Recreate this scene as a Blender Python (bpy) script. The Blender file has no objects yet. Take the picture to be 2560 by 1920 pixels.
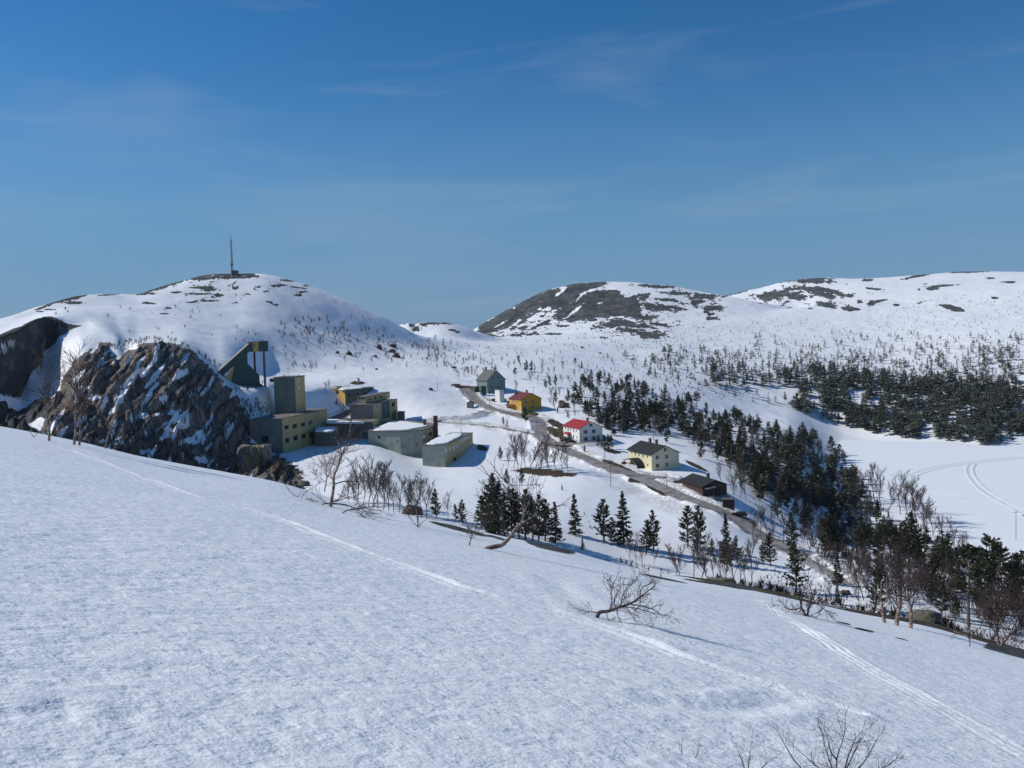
import bpy, math, random
import numpy as np
from mathutils import Vector, Matrix
R = math.radians
random.seed(7); rng = np.random.default_rng(11)
scene = bpy.context.scene

# ---------------------------------------------------------------- camera
PW, PH, FPX = 2560.0, 1920.0, 2200.0        # photograph size and focal length in its pixels
PITCH, ROLL = R(2.9), 0.029
fwd = Vector((0, math.cos(PITCH), -math.sin(PITCH)))
rt0 = Vector((1, 0, 0)); up0 = rt0.cross(fwd)
rt = rt0 * math.cos(ROLL) - up0 * math.sin(ROLL)
up = up0 * math.cos(ROLL) + rt0 * math.sin(ROLL)
cam_data = bpy.data.cameras.new('camera')
cam_data.sensor_width = 36; cam_data.lens = 36 * FPX / PW
cam_data.clip_start = 0.1; cam_data.clip_end = 20000
cam = bpy.data.objects.new('camera', cam_data); scene.collection.objects.link(cam)
m = Matrix((rt, up, -fwd)).transposed().to_4x4()
cam.matrix_world = m
scene.camera = cam

# ---------------------------------------------------------------- light and sky
HAZE = 4e-5
SUN_AZ, SUN_EL = R(-81), R(38)              # azimuth from straight ahead (+y), negative = left
to_sun = Vector((math.sin(SUN_AZ) * math.cos(SUN_EL), math.cos(SUN_AZ) * math.cos(SUN_EL), math.sin(SUN_EL)))
sd = bpy.data.lights.new('sun', 'SUN'); sd.energy = 4.0; sd.angle = R(0.53); sd.color = (1, .955, .88)
so = bpy.data.objects.new('sun', sd); scene.collection.objects.link(so)
so.rotation_euler = to_sun.to_track_quat('Z', 'Y').to_euler()
world = bpy.data.worlds.new('World'); scene.world = world; world.use_nodes = True
nt = world.node_tree; N = nt.nodes; L = nt.links
for n in list(N): N.remove(n)
wo = N.new('ShaderNodeOutputWorld'); bg = N.new('ShaderNodeBackground'); sky = N.new('ShaderNodeTexSky')
sky.sky_type = 'NISHITA'; sky.sun_disc = False; sky.sun_elevation = SUN_EL; sky.sun_rotation = SUN_AZ
sky.air_density = 1.0; sky.dust_density = 0.2; sky.ozone_density = 4.5; sky.altitude = 600
bg.inputs['Strength'].default_value = 0.090
tc = N.new('ShaderNodeTexCoord'); mp = N.new('ShaderNodeMapping'); ns = N.new('ShaderNodeTexNoise')
mp.inputs['Rotation'].default_value = (R(8), R(-14), R(20)); mp.inputs['Scale'].default_value = (1.4, 2.2, 9)
ns.inputs['Scale'].default_value = 1.6; ns.inputs['Detail'].default_value = 7; ns.inputs['Roughness'].default_value = .55; ns.inputs['Distortion'].default_value = .6
ns2 = N.new('ShaderNodeTexNoise'); ns2.inputs['Scale'].default_value = 1.7; ns2.inputs['Detail'].default_value = 2
rp = N.new('ShaderNodeMapRange'); rp.inputs[1].default_value = .50; rp.inputs[2].default_value = .78; rp.inputs[3].default_value = 0; rp.inputs[4].default_value = .32
rp2 = N.new('ShaderNodeMapRange'); rp2.inputs[1].default_value = .32; rp2.inputs[2].default_value = .55
mu = N.new('ShaderNodeMath'); mu.operation = 'MULTIPLY'
mx = N.new('ShaderNodeMix'); mx.data_type = 'RGBA'
mx.inputs[7].default_value = (4.2, 5.0, 6.0, 1)
hs = N.new('ShaderNodeHueSaturation'); hs.inputs['Saturation'].default_value = 1.31; hs.inputs['Value'].default_value = 1.0
L.new(tc.outputs['Generated'], mp.inputs[0]); L.new(mp.outputs[0], ns.inputs['Vector']); L.new(tc.outputs['Generated'], ns2.inputs['Vector'])
mp.inputs['Location'].default_value = (3.1, .4, 1.7); L.new(ns.outputs['Fac'], rp.inputs[0]); L.new(ns2.outputs['Fac'], rp2.inputs[0]); L.new(rp.outputs[0], mu.inputs[0]); L.new(rp2.outputs[0], mu.inputs[1])
sx = N.new('ShaderNodeSeparateXYZ'); L.new(tc.outputs['Generated'], sx.inputs[0])
hz = N.new('ShaderNodeMapRange'); hz.interpolation_type = 'SMOOTHERSTEP'; L.new(sx.outputs[2], hz.inputs[0])
for i_, v_ in enumerate((-.02, .34, .88, 0)): hz.inputs[i_ + 1].default_value = v_
mh = N.new('ShaderNodeMix'); mh.data_type = 'RGBA'; mh.inputs[7].default_value = (1.30, 3.0, 5.2, 1); L.new(hz.outputs[0], mh.inputs[0]); L.new(sky.outputs[0], hs.inputs['Color']); L.new(hs.outputs[0], mh.inputs[6])
L.new(mu.outputs[0], mx.inputs[0]); L.new(mh.outputs[2], mx.inputs[6]); L.new(mx.outputs[2], bg.inputs[0]); L.new(bg.outputs[0], wo.inputs[0])
scene.view_settings.view_transform = 'Standard'; scene.view_settings.look = 'None'
scene.view_settings.exposure = 0.0; scene.view_settings.gamma = 1.0

# ---------------------------------------------------------------- pixel <-> world helpers
def rays(px, py):
    u = (np.asarray(px, float) - PW / 2) / FPX; v = (PH / 2 - np.asarray(py, float)) / FPX
    f, r_, u_ = (np.array(q) for q in (fwd, rt, up))
    return f + u[..., None] * r_ + v[..., None] * u_
def az_t(px, py):
    r = rays(px, py); h = np.hypot(r[..., 0], r[..., 1])
    return np.arctan2(r[..., 0], r[..., 1]), r[..., 2] / h
def P(px, py, d):
    """the point at horizontal distance d (m) on the ray of photograph pixel (px, py)"""
    a, t = az_t(px, py); return Vector((d * math.sin(a), d * math.cos(a), d * float(t)))
def project(x, y, z):
    c = np.stack([x, y, z], -1); f, r_, u_ = (np.array(q) for q in (fwd, rt, up))
    zc = c @ f; return PW / 2 + FPX * (c @ r_) / zc, PH / 2 - FPX * (c @ u_) / zc

def pchip(x, y, xi):
    h = np.diff(x); dl = np.diff(y) / h; n = len(x); d = np.zeros(n)
    w1 = 2 * h[1:] + h[:-1]; w2 = h[1:] + 2 * h[:-1]; ok = dl[:-1] * dl[1:] > 0
    with np.errstate(all='ignore'):
        dd = (w1 + w2) / (w1 / dl[:-1] + w2 / dl[1:])
    d[1:-1] = np.where(ok, dd, 0); d[0] = dl[0]; d[-1] = dl[-1]
    xi = np.clip(xi, x[0], x[-1]); k = np.clip(np.searchsorted(x, xi) - 1, 0, n - 2)
    s = (xi - x[k]) / h[k]; H = h[k]
    return (y[k] * (1 + 2 * s) * (1 - s) ** 2 + H * d[k] * s * (1 - s) ** 2 + y[k + 1] * s * s * (3 - 2 * s) + H * d[k + 1] * s * s * (s - 1))

# ---------------------------------------------------------------- numpy noise
_perm = np.random.default_rng(3).permutation(512)
_g = np.random.default_rng(4).normal(size=(512, 2)); _g /= np.linalg.norm(_g, axis=1)[:, None]
def noise2(x, y):
    xi = np.floor(x).astype(np.int64); yi = np.floor(y).astype(np.int64); xf = x - xi; yf = y - yi
    def g(i, j):
        h = _perm[(_perm[(xi + i) & 511] + yi + j) & 511]; return _g[h, 0] * (xf - i) + _g[h, 1] * (yf - j)
    u = xf * xf * xf * (xf * (xf * 6 - 15) + 10); v = yf * yf * yf * (yf * (yf * 6 - 15) + 10)
    a = g(0, 0) * (1 - u) + g(1, 0) * u; b = g(0, 1) * (1 - u) + g(1, 1) * u
    return (a * (1 - v) + b * v) * 1.5
def fbm(x, y, o=4, gain=.5):
    s = 0; a = 1; n = 0
    for i in range(o):
        s = s + a * noise2(x * 2 ** i + 17.3 * i, y * 2 ** i - 9.1 * i); n += a; a *= gain
    return s / n
def ridged(x, y, o=4, gain=.5):
    s = 0; a = 1; n = 0
    for i in range(o):
        s = s + a * (1 - np.abs(noise2(x * 2 ** i + 31.3 * i, y * 2 ** i + 5.7 * i)) * 2); n += a; a *= gain
    return s / n
def sstep(a, b, x):
    t = np.clip((x - a) / (b - a), 0, 1); return t * t * (3 - 2 * t)

# ---------------------------------------------------------------- the lie of the land: chains of (px, py, base distance) seen in the photograph
S = 1.2
LAKE = -63 * S
K3 = [(-300,1010,60),(0,1067,60),(116,1088,60),(231,1111,60),(347,1140,61),(463,1163,62),(579,1183,63),(694,1206,64),(810,1242,65),(926,1271,66),(1042,1296,66),(1157,1321,66),(1273,1348,67),(1389,1370,68),(1504,1406,70),(1620,1435,72),(1736,1452,74),(1852,1470,76),(1967,1493,78),(2083,1522,79),(2199,1545,80),(2315,1565,80),(2430,1597,80),(2560,1638,80),(2860,1725,80)]
KN = [
 # valley floor just behind the near crest (hidden), then outwards
 [(-300,1250,128),(0,1280,132),(300,1310,132),(600,1340,128),(900,1400,120),(1200,1440,118),(1500,1510,118),(1800,1570,118),(2100,1640,118),(2400,1710,118),(2860,1830,118)],
 [(-300,1180,215),(0,1180,220),(120,1180,225),(300,1210,238),(560,1235,243),(650,1215,228),(800,1245,200),(1000,1268,180),(1200,1310,165),(1400,1335,170),(1600,1380,170),(1800,1400,175),(2000,1430,175),(2200,1440,180),(2400,1470,180),(2860,1560,180)],
 [(-300,1080,290),(0,1075,285),(60,1060,278),(120,1050,272),(200,1060,265),(300,1060,261),(450,1070,262),(540,1120,264),(620,1150,270),(700,1126,286),(800,1108,312),(890,1101,298),(960,1116,291),(1000,1136,290),(1030,1152,287),(1060,1162,276),(1110,1168,263),(1200,1162,268),(1300,1172,262),(1380,1150,270),(1450,1114,286),(1550,1155,264),(1640,1190,248),(1750,1244,214),(1830,1290,207),(1950,1310,232),(2100,1315,262),(2250,1350,260),(2400,1374,248),(2560,1400,233),(2860,1455,212)],
 [(-300,1010,300),(0,985,312),(48,984,328),(75,925,342),(98,890,352),(115,868,360),(138,872,352),(165,915,315),(185,905,302),(205,890,296),(260,905,292),(330,925,282),(430,925,281),(520,985,282),(600,1035,290),(660,1046,297),(705,1062,312),(750,1064,338),(900,1042,358),(1050,1046,345),(1150,1064,325),(1250,1062,328),(1350,1068,322),(1450,1055,322),(1550,1065,330),(1700,1098,320),(1850,1150,300),(1950,1190,300),(2100,1232,330),(2250,1205,366),(2400,1205,360),(2560,1205,354),(2860,1205,350)],
 [(-300,900,306),(0,842,318),(48,826,334),(75,806,348),(98,795,358),(115,792,366),(138,800,374),(165,810,382),(215,808,388),(245,824,362),(290,850,335),(320,885,312),(347,868,303),(400,864,302),(450,870,302),(480,886,302),(530,932,300),(600,972,305),(665,966,312),(720,985,345),(850,960,380),(1000,965,385),(1100,992,370),(1180,1010,368),(1250,990,380),(1350,970,410),(1500,985,400),(1650,1040,390),(1800,1080,390),(1950,1085,420),(2050,1085,465),(2104,1110,490),(2158,1096,515),(2302,1105,488),(2429,1114,468),(2501,1121,455),(2560,1102,480),(2860,1092,490)],
 [(-300,870,385),(0,830,390),(150,788,400),(250,800,400),(347,848,370),(450,850,370),(550,905,350),(700,940,400),(850,920,430),(1000,920,440),(1200,920,460),(1350,925,470),(1500,945,480),(1700,985,480),(1850,1035,490),(1950,1050,510),(2100,1058,550),(2300,1066,560),(2560,1066,560),(2860,1066,560)],
 [(-300,850,410),(0,812,420),(200,765,450),(400,770,460),(600,800,460),(800,830,480),(1000,860,520),(1200,880,560),(1400,888,600),(1600,905,640),(1800,930,640),(2000,950,660),(2200,950,680),(2860,940,680)],
 [(-300,880,440),(0,799,440),(100,765,460),(197,743,480),(278,735,500),(336,737,520),(400,717,540),(463,700,550),(544,686,560),(642,686,565),(741,704,565),(856,746,560),(949,787,555),(1007,817,550),(1039,834,550),(1100,850,570),(1200,864,600),(1400,862,700),(1600,862,780),(1800,870,820),(2000,872,850),(2200,872,880),(2560,850,880),(2860,840,880)],
 [(-300,900,600),(0,870,600),(400,830,700),(700,840,700),(900,850,680),(1007,848,650),(1050,845,640),(1100,840,640),(1200,853,665),(1300,855,740),(1400,848,800),(1600,832,880),(1800,838,920),(2000,838,960),(2200,833,1000),(2560,812,1000),(2860,800,1000)],
 [(-300,900,800),(0,880,800),(700,850,760),(960,825,720),(1007,808,710),(1020,806,705),(1035,810,700),(1055,806,700),(1100,806,700),(1131,810,700),(1160,818,700),(1200,832,700),(1279,850,780),(1400,838,850),(1600,812,950),(1800,812,1000),(2000,812,1060),(2200,803,1100),(2560,784,1120),(2860,775,1120)],
 [(-300,900,1000),(0,885,1000),(700,870,1000),(1000,848,900),(1200,843,860),(1300,843,900),(1400,830,960),(1600,797,1030),(1800,797,1080),(2000,786,1150),(2200,776,1190),(2560,755,1210),(2860,745,1210)],
 [(-300,905,1200),(0,890,1200),(700,880,1200),(1000,855,1200),(1180,835,1150),(1250,815,1150),(1350,785,1150),(1450,765,1150),(1600,750,1150),(1750,765,1160),(1850,768,1180),(1950,778,1200),(2000,770,1230),(2200,748,1270),(2560,722,1290),(2860,715,1290)],
 [(-300,910,1300),(0,895,1300),(1000,865,1300),(1150,845,1300),(1180,828,1300),(1203,812,1300),(1250,785,1300),(1300,757,1300),(1350,733,1300),(1400,717,1300),(1450,708,1300),(1500,706,1300),(1580,706,1300),(1620,710,1300),(1680,716,1300),(1760,732,1300),(1832,743,1270),(1905,757,1250),(1977,773,1250),(2060,755,1285),(2200,731,1340),(2560,706,1360),(2860,705,1360)],
 [(-300,915,1500),(0,900,1500),(1150,860,1500),(1300,800,1500),(1500,765,1500),(1700,765,1500),(1832,765,1450),(1905,762,1400),(1977,758,1400),(2060,738,1420),(2200,716,1460),(2560,694,1480),(2860,700,1480)],
 [(-300,915,1700),(0,905,1700),(1150,870,1700),(1500,800,1700),(1700,760,1700),(1780,745,1700),(1821,738,1700),(1850,731,1700),(1905,720,1700),(1977,702,1700),(2060,696,1700),(2110,697,1700),(2158,698,1700),(2212,695,1700),(2302,688,1680),(2375,682,1670),(2483,679,1660),(2560,681,1650),(2860,690,1650)],
 [(-300,915,2600),(2860,800,2600)],
 [(-300,900,5500),(2860,880,5500)],
]
MUL = [1.1] + [S] * 16
def curve(k, mul):
    a = np.array(k, float); az, t = az_t(a[:, 0], a[:, 1]); d = a[:, 2] * mul
    return az, t, d
AZL = R(76)
az_in = np.linspace(-.60, .60, 1180)
AZ = np.concatenate([np.linspace(-AZL, -.60, 70)[:-1], az_in, np.linspace(.60, AZL, 70)[1:]])
DD = np.concatenate([np.geomspace(1.0, 60, 470)[:-1], np.geomspace(60, 235, 190)[:-1], np.geomspace(235, 470, 400)[:-1], np.geomspace(470, 1000, 190)[:-1], np.geomspace(1000, 2100, 170)[:-1], np.geomspace(2100, 5500, 25)])
def build_height():
    cs = [curve(K3, 1.0)] + [curve(k, mu_) for k, mu_ in zip(KN, MUL)]
    TT, DK = [], []
    for az, t, d in cs:
        tt = pchip(az, t, AZ); dk = pchip(az, d, AZ); TT.append(tt); DK.append(dk)
    TT = np.array(TT); DK = np.array(DK); Z = np.zeros((len(AZ), len(DD)))
    def gs(v, sg):
        k = np.exp(-np.arange(-3 * sg, 3 * sg + 1) ** 2 / (2. * sg * sg)); k /= k.sum(); return np.convolve(np.pad(v, 3 * sg, 'edge'), k, 'valid')
    wq = 1 - sstep(-.27, -.22, AZ)                 # sharper joins in the quarry
    for i in range(1, len(cs)):
        sd_ = 26 if i > 1 else 18
        dk2 = gs(DK[i], sd_); DK[i] = DK[i] * wq + dk2 * (1 - wq)
        if i in (1, 2, 3, 4, 5, 6, 7, 9, 11, 12): t2 = gs(TT[i], 16); TT[i] = TT[i] * wq + t2 * (1 - wq)
    for i in range(1, len(cs)): DK[i] = np.maximum(DK[i], DK[i - 1] + 4)
    for j, a in enumerate(AZ):
        ac = float(np.clip(a, -.8, .8)); x, y = math.sin(ac), math.cos(ac)
        near = [(0.0, -1.7), (7.0, -1.7 - 7 * (.235 * x + .175 * y)), (28.0, -1.7 - 28 * (.24 * x + .19 * y))]
        ks = np.concatenate([[n[0] for n in near], DK[:, j]]); kz = np.concatenate([[n[1] for n in near], TT[:, j] * DK[:, j]])
        Z[j] = pchip(ks, kz, DD)
    return Z
Z = build_height()
AA, DG = np.meshgrid(AZ, DD, indexing='ij')
X = DG * np.sin(AA); Y = DG * np.cos(AA)
# rounding of the sharp joins between chains, across azimuth
def smooth_az(Z, n):
    for _ in range(n):
        Z[1:-1] = Z[1:-1] * .5 + (Z[:-2] + Z[2:]) * .25
    return Z
Z = smooth_az(Z, 3)
def blur_band(d0, d1, a0, sg):
    global Z
    k = np.exp(-np.arange(-3 * sg, 3 * sg + 1) ** 2 / (2. * sg * sg)); k /= k.sum(); j = np.nonzero((DD > d0 * .93) & (DD < d1 * 1.05))[0]
    B = np.stack([np.convolve(np.pad(Z[:, c], 3 * sg, 'edge'), k, 'valid') for c in j], 1)
    w = sstep(a0 - .02, a0 + .03, AZ)[:, None] * (sstep(d0 * .93, d0, DD[j]) * (1 - sstep(d1, d1 * 1.05, DD[j])))[None]
    Z[:, j] = Z[:, j] * (1 - w) + B * w
blur_band(100, 330, -.20, 16); blur_band(330, 480, -.10, 10); blur_band(480, 720, .05, 8)
PXg, PYg = project(X, Y, Z)

def poly_sd(px, py, poly):
    """signed distance in photograph pixels, positive inside (used once, when the ground is laid out; the result stays with the ground)"""
    p = np.array(poly, float); q = np.roll(p, -1, 0); ins = np.zeros(px.shape, bool); best = np.full(px.shape, 1e9)
    for (x0, y0), (x1, y1) in zip(p, q):
        c = ((y0 > py) != (y1 > py))
        with np.errstate(all='ignore'):
            xx = (x1 - x0) * (py - y0) / (y1 - y0 if y1 != y0 else 1e-9) + x0
        ins ^= c & (px < xx)
        ex, ey = x1 - x0, y1 - y0; tt = np.clip(((px - x0) * ex + (py - y0) * ey) / (ex * ex + ey * ey + 1e-9), 0, 1)
        best = np.minimum(best, np.hypot(px - x0 - tt * ex, py - y0 - tt * ey))
    return np.where(ins, best, -best)
def msd(mask, poly):
    o = np.full(mask.shape, -99.0); ix = np.nonzero(mask); p = np.array(poly); px, py = PXg[ix], PYg[ix]
    k = (px > p[:, 0].min() - 40) & (px < p[:, 0].max() + 40) & (py > p[:, 1].min() - 40) & (py < p[:, 1].max() + 40)
    v = np.full(px.shape, -99.0); v[k] = poly_sd(px[k], py[k], poly); o[ix] = v; return o
def ell(px, py, cx, cy, rx, ry, rot=0):
    c, s = math.cos(R(rot)), math.sin(R(rot)); dx, dy = px - cx, py - cy
    u = (dx * c + dy * s) / rx; v = (-dx * s + dy * c) / ry
    return 1 - np.sqrt(u * u + v * v)

# --- large and small relief
g = (DG > 110 * 1.0)
far = sstep(110, 200, DG)
ahead = (np.abs(AA) < 1.35)
bump = far * (fbm(X / 70, Y / 70, 3) * 2.2 * sstep(300, 700, DG) + fbm(X / 22, Y / 22, 3) * .9 * sstep(120, 500, DG) + fbm(X / 6, Y / 6, 2) * .16)
skykill = 1 - .75 * sstep(0, 1, np.exp(-((Z / DG + .0) - 0.05) ** 2 / .0008) * 0)
Z = Z + bump * .8
LAKEP = [(2130,1103),(2158,1097),(2302,1105),(2429,1114),(2501,1121),(2540,1100),(2900,1088),(2900,1474),(2560,1404),(2400,1378),(2262,1352),(2215,1300),(2165,1230),(2138,1170),(2108,1118)]
lw = []
for a_, b_ in LAKEP:
    az_, t_ = az_t(a_, b_); d_ = LAKE / float(t_); lw.append((d_ * math.sin(az_), d_ * math.cos(az_)))
sdl = np.full(Z.shape, -999.0); ixl = np.nonzero((DG > 180) & (DG < 800) & (AA > .28)); sdl[ixl] = poly_sd(X[ixl], Y[ixl], lw)
out_ = np.maximum(-sdl + 5 * fbm(X / 30, Y / 30, 2), 0); shore = LAKE - 1.0 + out_ * .10 + out_ ** 2 * .0022 * (1 - .35 * (DG < 380))
wl = sstep(.300, .362, AA) * (sdl > -400); Z = Z * (1 - wl) + np.minimum(Z, shore) * wl
near_relief = (1 - sstep(60, 130, DG)) * (fbm(X / 9, Y / 9, 3) * .10 + fbm(X / 2.1, Y / 2.1 * 1.4, 3) * .03 * (1 - sstep(20, 60, DG)))
Z = Z + near_relief * sstep(1, 6, DG)
# the quarry rock
SPUR = [(95,1100),(118,1040),(130,1000),(150,985),(160,940),(182,905),(205,890),(240,872),(252,845),(268,825),(262,812),(290,828),(288,845),(272,866),(276,890),(300,899),(318,885),(347,864),(400,857),(450,862),(482,880),(530,925),(600,1005),(622,1045),(625,1105),(700,1150),(745,1190),(770,1260),(600,1320),(300,1320),(90,1200)]
WALL = [(-300,850),(0,842),(60,820),(68,812),(105,792),(160,790),(215,801),(200,808),(180,815),(160,826),(143,832),(135,850),(112,868),(96,876),(104,890),(98,905),(75,925),(66,945),(60,962),(48,985),(0,978),(-300,985)]
DARKB = [(-300,1003),(0,1004),(120,998),(150,1000),(135,1030),(120,1050),(95,1045),(70,1065),(100,1085),(100,1110),(-300,1090)]
qd = (DG > 200 * 1.0) & (DG < 330 * S)
sd_spur = msd((DG > 225 * S * .9) & (DG < 322 * S), SPUR)
sd_wall = msd((DG > 309 * S) & (DG < 384 * S), WALL)
sd_db = msd((DG > 225 * S) & (DG < 309 * S), DARKB)
q = sstep(-6, 22, np.maximum(np.maximum(sd_spur, sd_wall), sd_db))
# slanting beds: stretched along a direction running down to the left
def slant(k, l, ang):
    c, s = math.cos(R(ang)), math.sin(R(ang)); u = PXg * c + PYg * s; v = -PXg * s + PYg * c
    return u / k, v / l
u1, v1 = slant(90, 30, -48); u2, v2 = slant(34, 12, -55); u3, v3 = slant(13, 7, -60)
rk = (ridged(u1, v1, 2) - .5) * 5.0 + (ridged(u2 + 3, v2, 3) - .5) * 3.0 * (.5 + noise2(u1 * 2, v1 * 2) * .8 + .4) + ridged(u3, v3, 2) * .7 * (noise2(u1 * 3 + 5, v1 * 3) > -.1)
STREAKS = ((320,960,70,14,-50),(375,915,48,7,-52),(392,935,60,9,-50),(350,905,30,6,-50),(290,900,20,5,-45),(250,915,30,5,-42),(260,890,26,4,-42),(400,1035,90,8,-6),(440,1050,60,14,-28),(420,1080,30,12,-50),(445,1068,30,12,-40),(505,1075,60,8,-45),(495,1100,26,9,-40),(275,1030,24,8,-30),(465,895,26,6,-50),(440,940,25,7,-52),(380,975,34,6,-50),(365,1000,30,6,-48),(480,985,16,4,-30),(210,975,26,6,-30),(235,995,20,8,-10),(150,1040,30,5,-60),(160,1075,40,6,-55),(130,1070,26,7,-70),(290,1105,30,5,-40),(365,1130,26,9,-30),(505,1150,24,10,20),(520,1120,20,6,-45),(340,870,16,5,0),(455,1105,26,8,-30))
sx0 = np.zeros(Z.shape); qx = np.nonzero(sd_spur > -20)
for e in STREAKS: sx0[qx] = np.maximum(sx0[qx], ell(PXg[qx], PYg[qx], *e) * 1.4)
cs_, sn_ = math.cos(R(-50)), math.sin(R(-50)); uu = PXg * cs_ + PYg * sn_; vv = -PXg * sn_ + PYg * cs_
ph = vv / 24 + .7 * noise2(uu / 90, vv / 60) + .12 * noise2(uu / 14, vv / 14); fr = ph - np.floor(ph); saw = np.where(fr < .78, fr / .78, (1 - fr) / .22)
ph2 = vv / 8 + .5 * noise2(uu / 34 + 7, vv / 20); fr2 = ph2 - np.floor(ph2); saw2 = np.where(fr2 < .8, fr2 / .8, (1 - fr2) / .2)
blk = np.floor(uu / 31 + 1.3 * noise2(uu / 40, vv / 24)) ; bj = np.sin(blk * 12.9898 + np.floor(ph) * 78.233) * 43758.5453; bj = bj - np.floor(bj)
rk = rk * .24 + saw * 3.4 * np.clip(.7 + 1.1 * noise2(uu / 70 + 2, vv / 45), .15, 1.4) + saw2 * 1.3 * (.5 + noise2(uu / 50, vv / 30)) + (bj - .5) * 1.8
rk = rk * .85 * (1 - .7 * np.clip(sx0 * 1.8, 0, 1))
rk = np.where(sd_wall > -3, (ridged(PXg / 11, PYg / 60, 3) - .5) * 2.6, rk)
Z = Z + q * rk
# bare relief of the big rounded mountain
MTB = [(1180,829),(1203,811),(1250,783),(1300,755),(1350,731),(1400,714),(1450,704),(1500,702),(1522,706),(1560,740),(1592,742),(1604,768),(1600,792),(1560,800),(1520,792),(1490,800),(1460,806),(1420,794),(1400,800),(1380,790),(1400,772),(1360,770),(1325,790),(1300,812),(1250,826),(1215,842),(1195,838)]
sd_b = msd((DG > 1060 * S) & (DG < 1420 * S), MTB)
qb = sstep(-5, 25, sd_b)
Z = Z + qb * ((ridged(X / 60, Y / 60, 4) - .5) * 7) * (1 - sstep(1270 * S, 1300 * S, DG))

# ---- roads: image polylines laid on the ground
def lookup(F, x, y):
    a = np.arctan2(x, y); d = np.hypot(x, y)
    i = np.clip(np.searchsorted(AZ, a) - 1, 0, len(AZ) - 2); j = np.clip(np.searchsorted(DD, d) - 1, 0, len(DD) - 2)
    s = np.clip((a - AZ[i]) / (AZ[i + 1] - AZ[i]), 0, 1); t = np.clip((d - DD[j]) / (DD[j + 1] - DD[j]), 0, 1)
    return F[i, j] * (1 - s) * (1 - t) + F[i + 1, j] * s * (1 - t) + F[i, j + 1] * (1 - s) * t + F[i + 1, j + 1] * s * t
def height(x, y): return float(lookup(Z, np.array([float(x)]), np.array([float(y)]))[0])
def hit(px, py, dmin=3.0, dmax=5400):
    a, t = az_t(px, py); a = float(a); t = float(t)
    i = int(np.clip(np.searchsorted(AZ, a) - 1, 0, len(AZ) - 2)); s = (a - AZ[i]) / (AZ[i + 1] - AZ[i])
    zz = Z[i] * (1 - s) + Z[i + 1] * s
    e = zz - t * DD; ok = (e >= 0) & (DD > dmin)
    k = int(np.argmax(ok)) if ok.any() else len(DD) - 1
    d = DD[k]
    if k > 0 and e[k - 1] < 0 and ok.any(): d = DD[k - 1] + (DD[k] - DD[k - 1]) * (-e[k - 1]) / (e[k] - e[k - 1])
    d = min(d, dmax)
    x, y = d * math.sin(a), d * math.cos(a); return Vector((x, y, height(x, y)))
def densify(pts, step):
    out = [pts[0]]
    for a, b in zip(pts[:-1], pts[1:]):
        n = max(1, int((b - a).length / step))
        for k in range(1, n + 1): out.append(a.lerp(b, k / n))
    return out
def chaikin(p, n=2):
    for _ in range(n):
        o = [p[0]]
        for a, b in zip(p[:-1], p[1:]): o += [a.lerp(b, .25), a.lerp(b, .75)]
        p = o + [p[-1]]
    return p
ROADS = {
 'lane': ([(2120,1459),(2070,1430),(2010,1395),(1975,1376)], 2.6),
 'main': ([(2000,1390),(1945,1362),(1885,1330),(1845,1300),(1780,1268),(1700,1240),(1640,1212),(1570,1182),(1500,1160),(1445,1136),(1405,1120),(1372,1104),(1352,1088),(1352,1070),(1352,1056),(1335,1042),(1300,1034),(1262,1030),(1232,1024),(1206,1012),(1190,1000),(1180,988),(1172,978),(1160,970)], 5.5),
 'mill': ([(1225,1030),(1195,1040),(1150,1046),(1100,1050),(1060,1056),(1010,1060)], 4.5),
 'lower': ([(1350,1088),(1326,1084),(1290,1078),(1263,1072),(1215,1065),(1172,1061),(1130,1058),(1100,1056)], 3.6),
 'yard': ([(1385,1108),(1420,1112),(1462,1109),(1500,1103)], 7.5),
 'track': ([(1500,1160),(1545,1180),(1600,1190),(1660,1196)], 6.0),
 'fork': ([(1262,1030),(1285,1038),(1320,1046)], 6.0),
}
road_lines = {}
ROADD = np.full(Z.shape, 1e3); ROADW = np.ones(Z.shape); ROADZ = np.zeros(Z.shape)
loc = (DG > 200) & (DG < 560) & (np.abs(AA) < .6); li = np.nonzero(loc)
lx, ly = X[li], Y[li]
for nm, (pp, w) in ROADS.items():
    pts = [hit(a, b, 200) for a, b in pp]
    pts = densify(chaikin(pts, 2), 2.5)
    zs = np.array([height(p.x, p.y) for p in pts]); k = np.ones(9) / 9; zs = np.convolve(np.pad(zs, 4, 'edge'), k, 'valid')
    arr = np.array([(p.x, p.y) for p in pts]); road_lines[nm] = (arr, zs, w)
    best = np.full(lx.shape, 1e3); bz = np.zeros(lx.shape)
    for (x0, y0), (x1, y1), z0, z1 in zip(arr[:-1], arr[1:], zs[:-1], zs[1:]):
        sel = (np.abs(lx - x0) < 14) & (np.abs(ly - y0) < 14)
        if not sel.any(): continue
        ex, ey = x1 - x0, y1 - y0; l2 = ex * ex + ey * ey + 1e-9
        tt = np.clip(((lx[sel] - x0) * ex + (ly[sel] - y0) * ey) / l2, 0, 1)
        d_ = np.hypot(lx[sel] - x0 - tt * ex, ly[sel] - y0 - tt * ey); zz = z0 + tt * (z1 - z0)
        b = best[sel]; c = d_ < b; b[c] = d_[c]; best[sel] = b; bb = bz[sel]; bb[c] = zz[c]; bz[sel] = bb
    e = best - w / 2; cur = ROADD[li]; c = e < cur
    tmp = ROADD[li]; tmp[c] = e[c]; ROADD[li] = tmp
    tmp = ROADZ[li]; tmp[c] = bz[c]; ROADZ[li] = tmp
edge = fbm(X / 5, Y / 5, 3)
onr = 1 - sstep(0.3, 3.5, ROADD + edge * 1.2)
Z = np.where(ROADD < 8, Z * (1 - onr) + (ROADZ - .05) * onr, Z)
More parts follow.
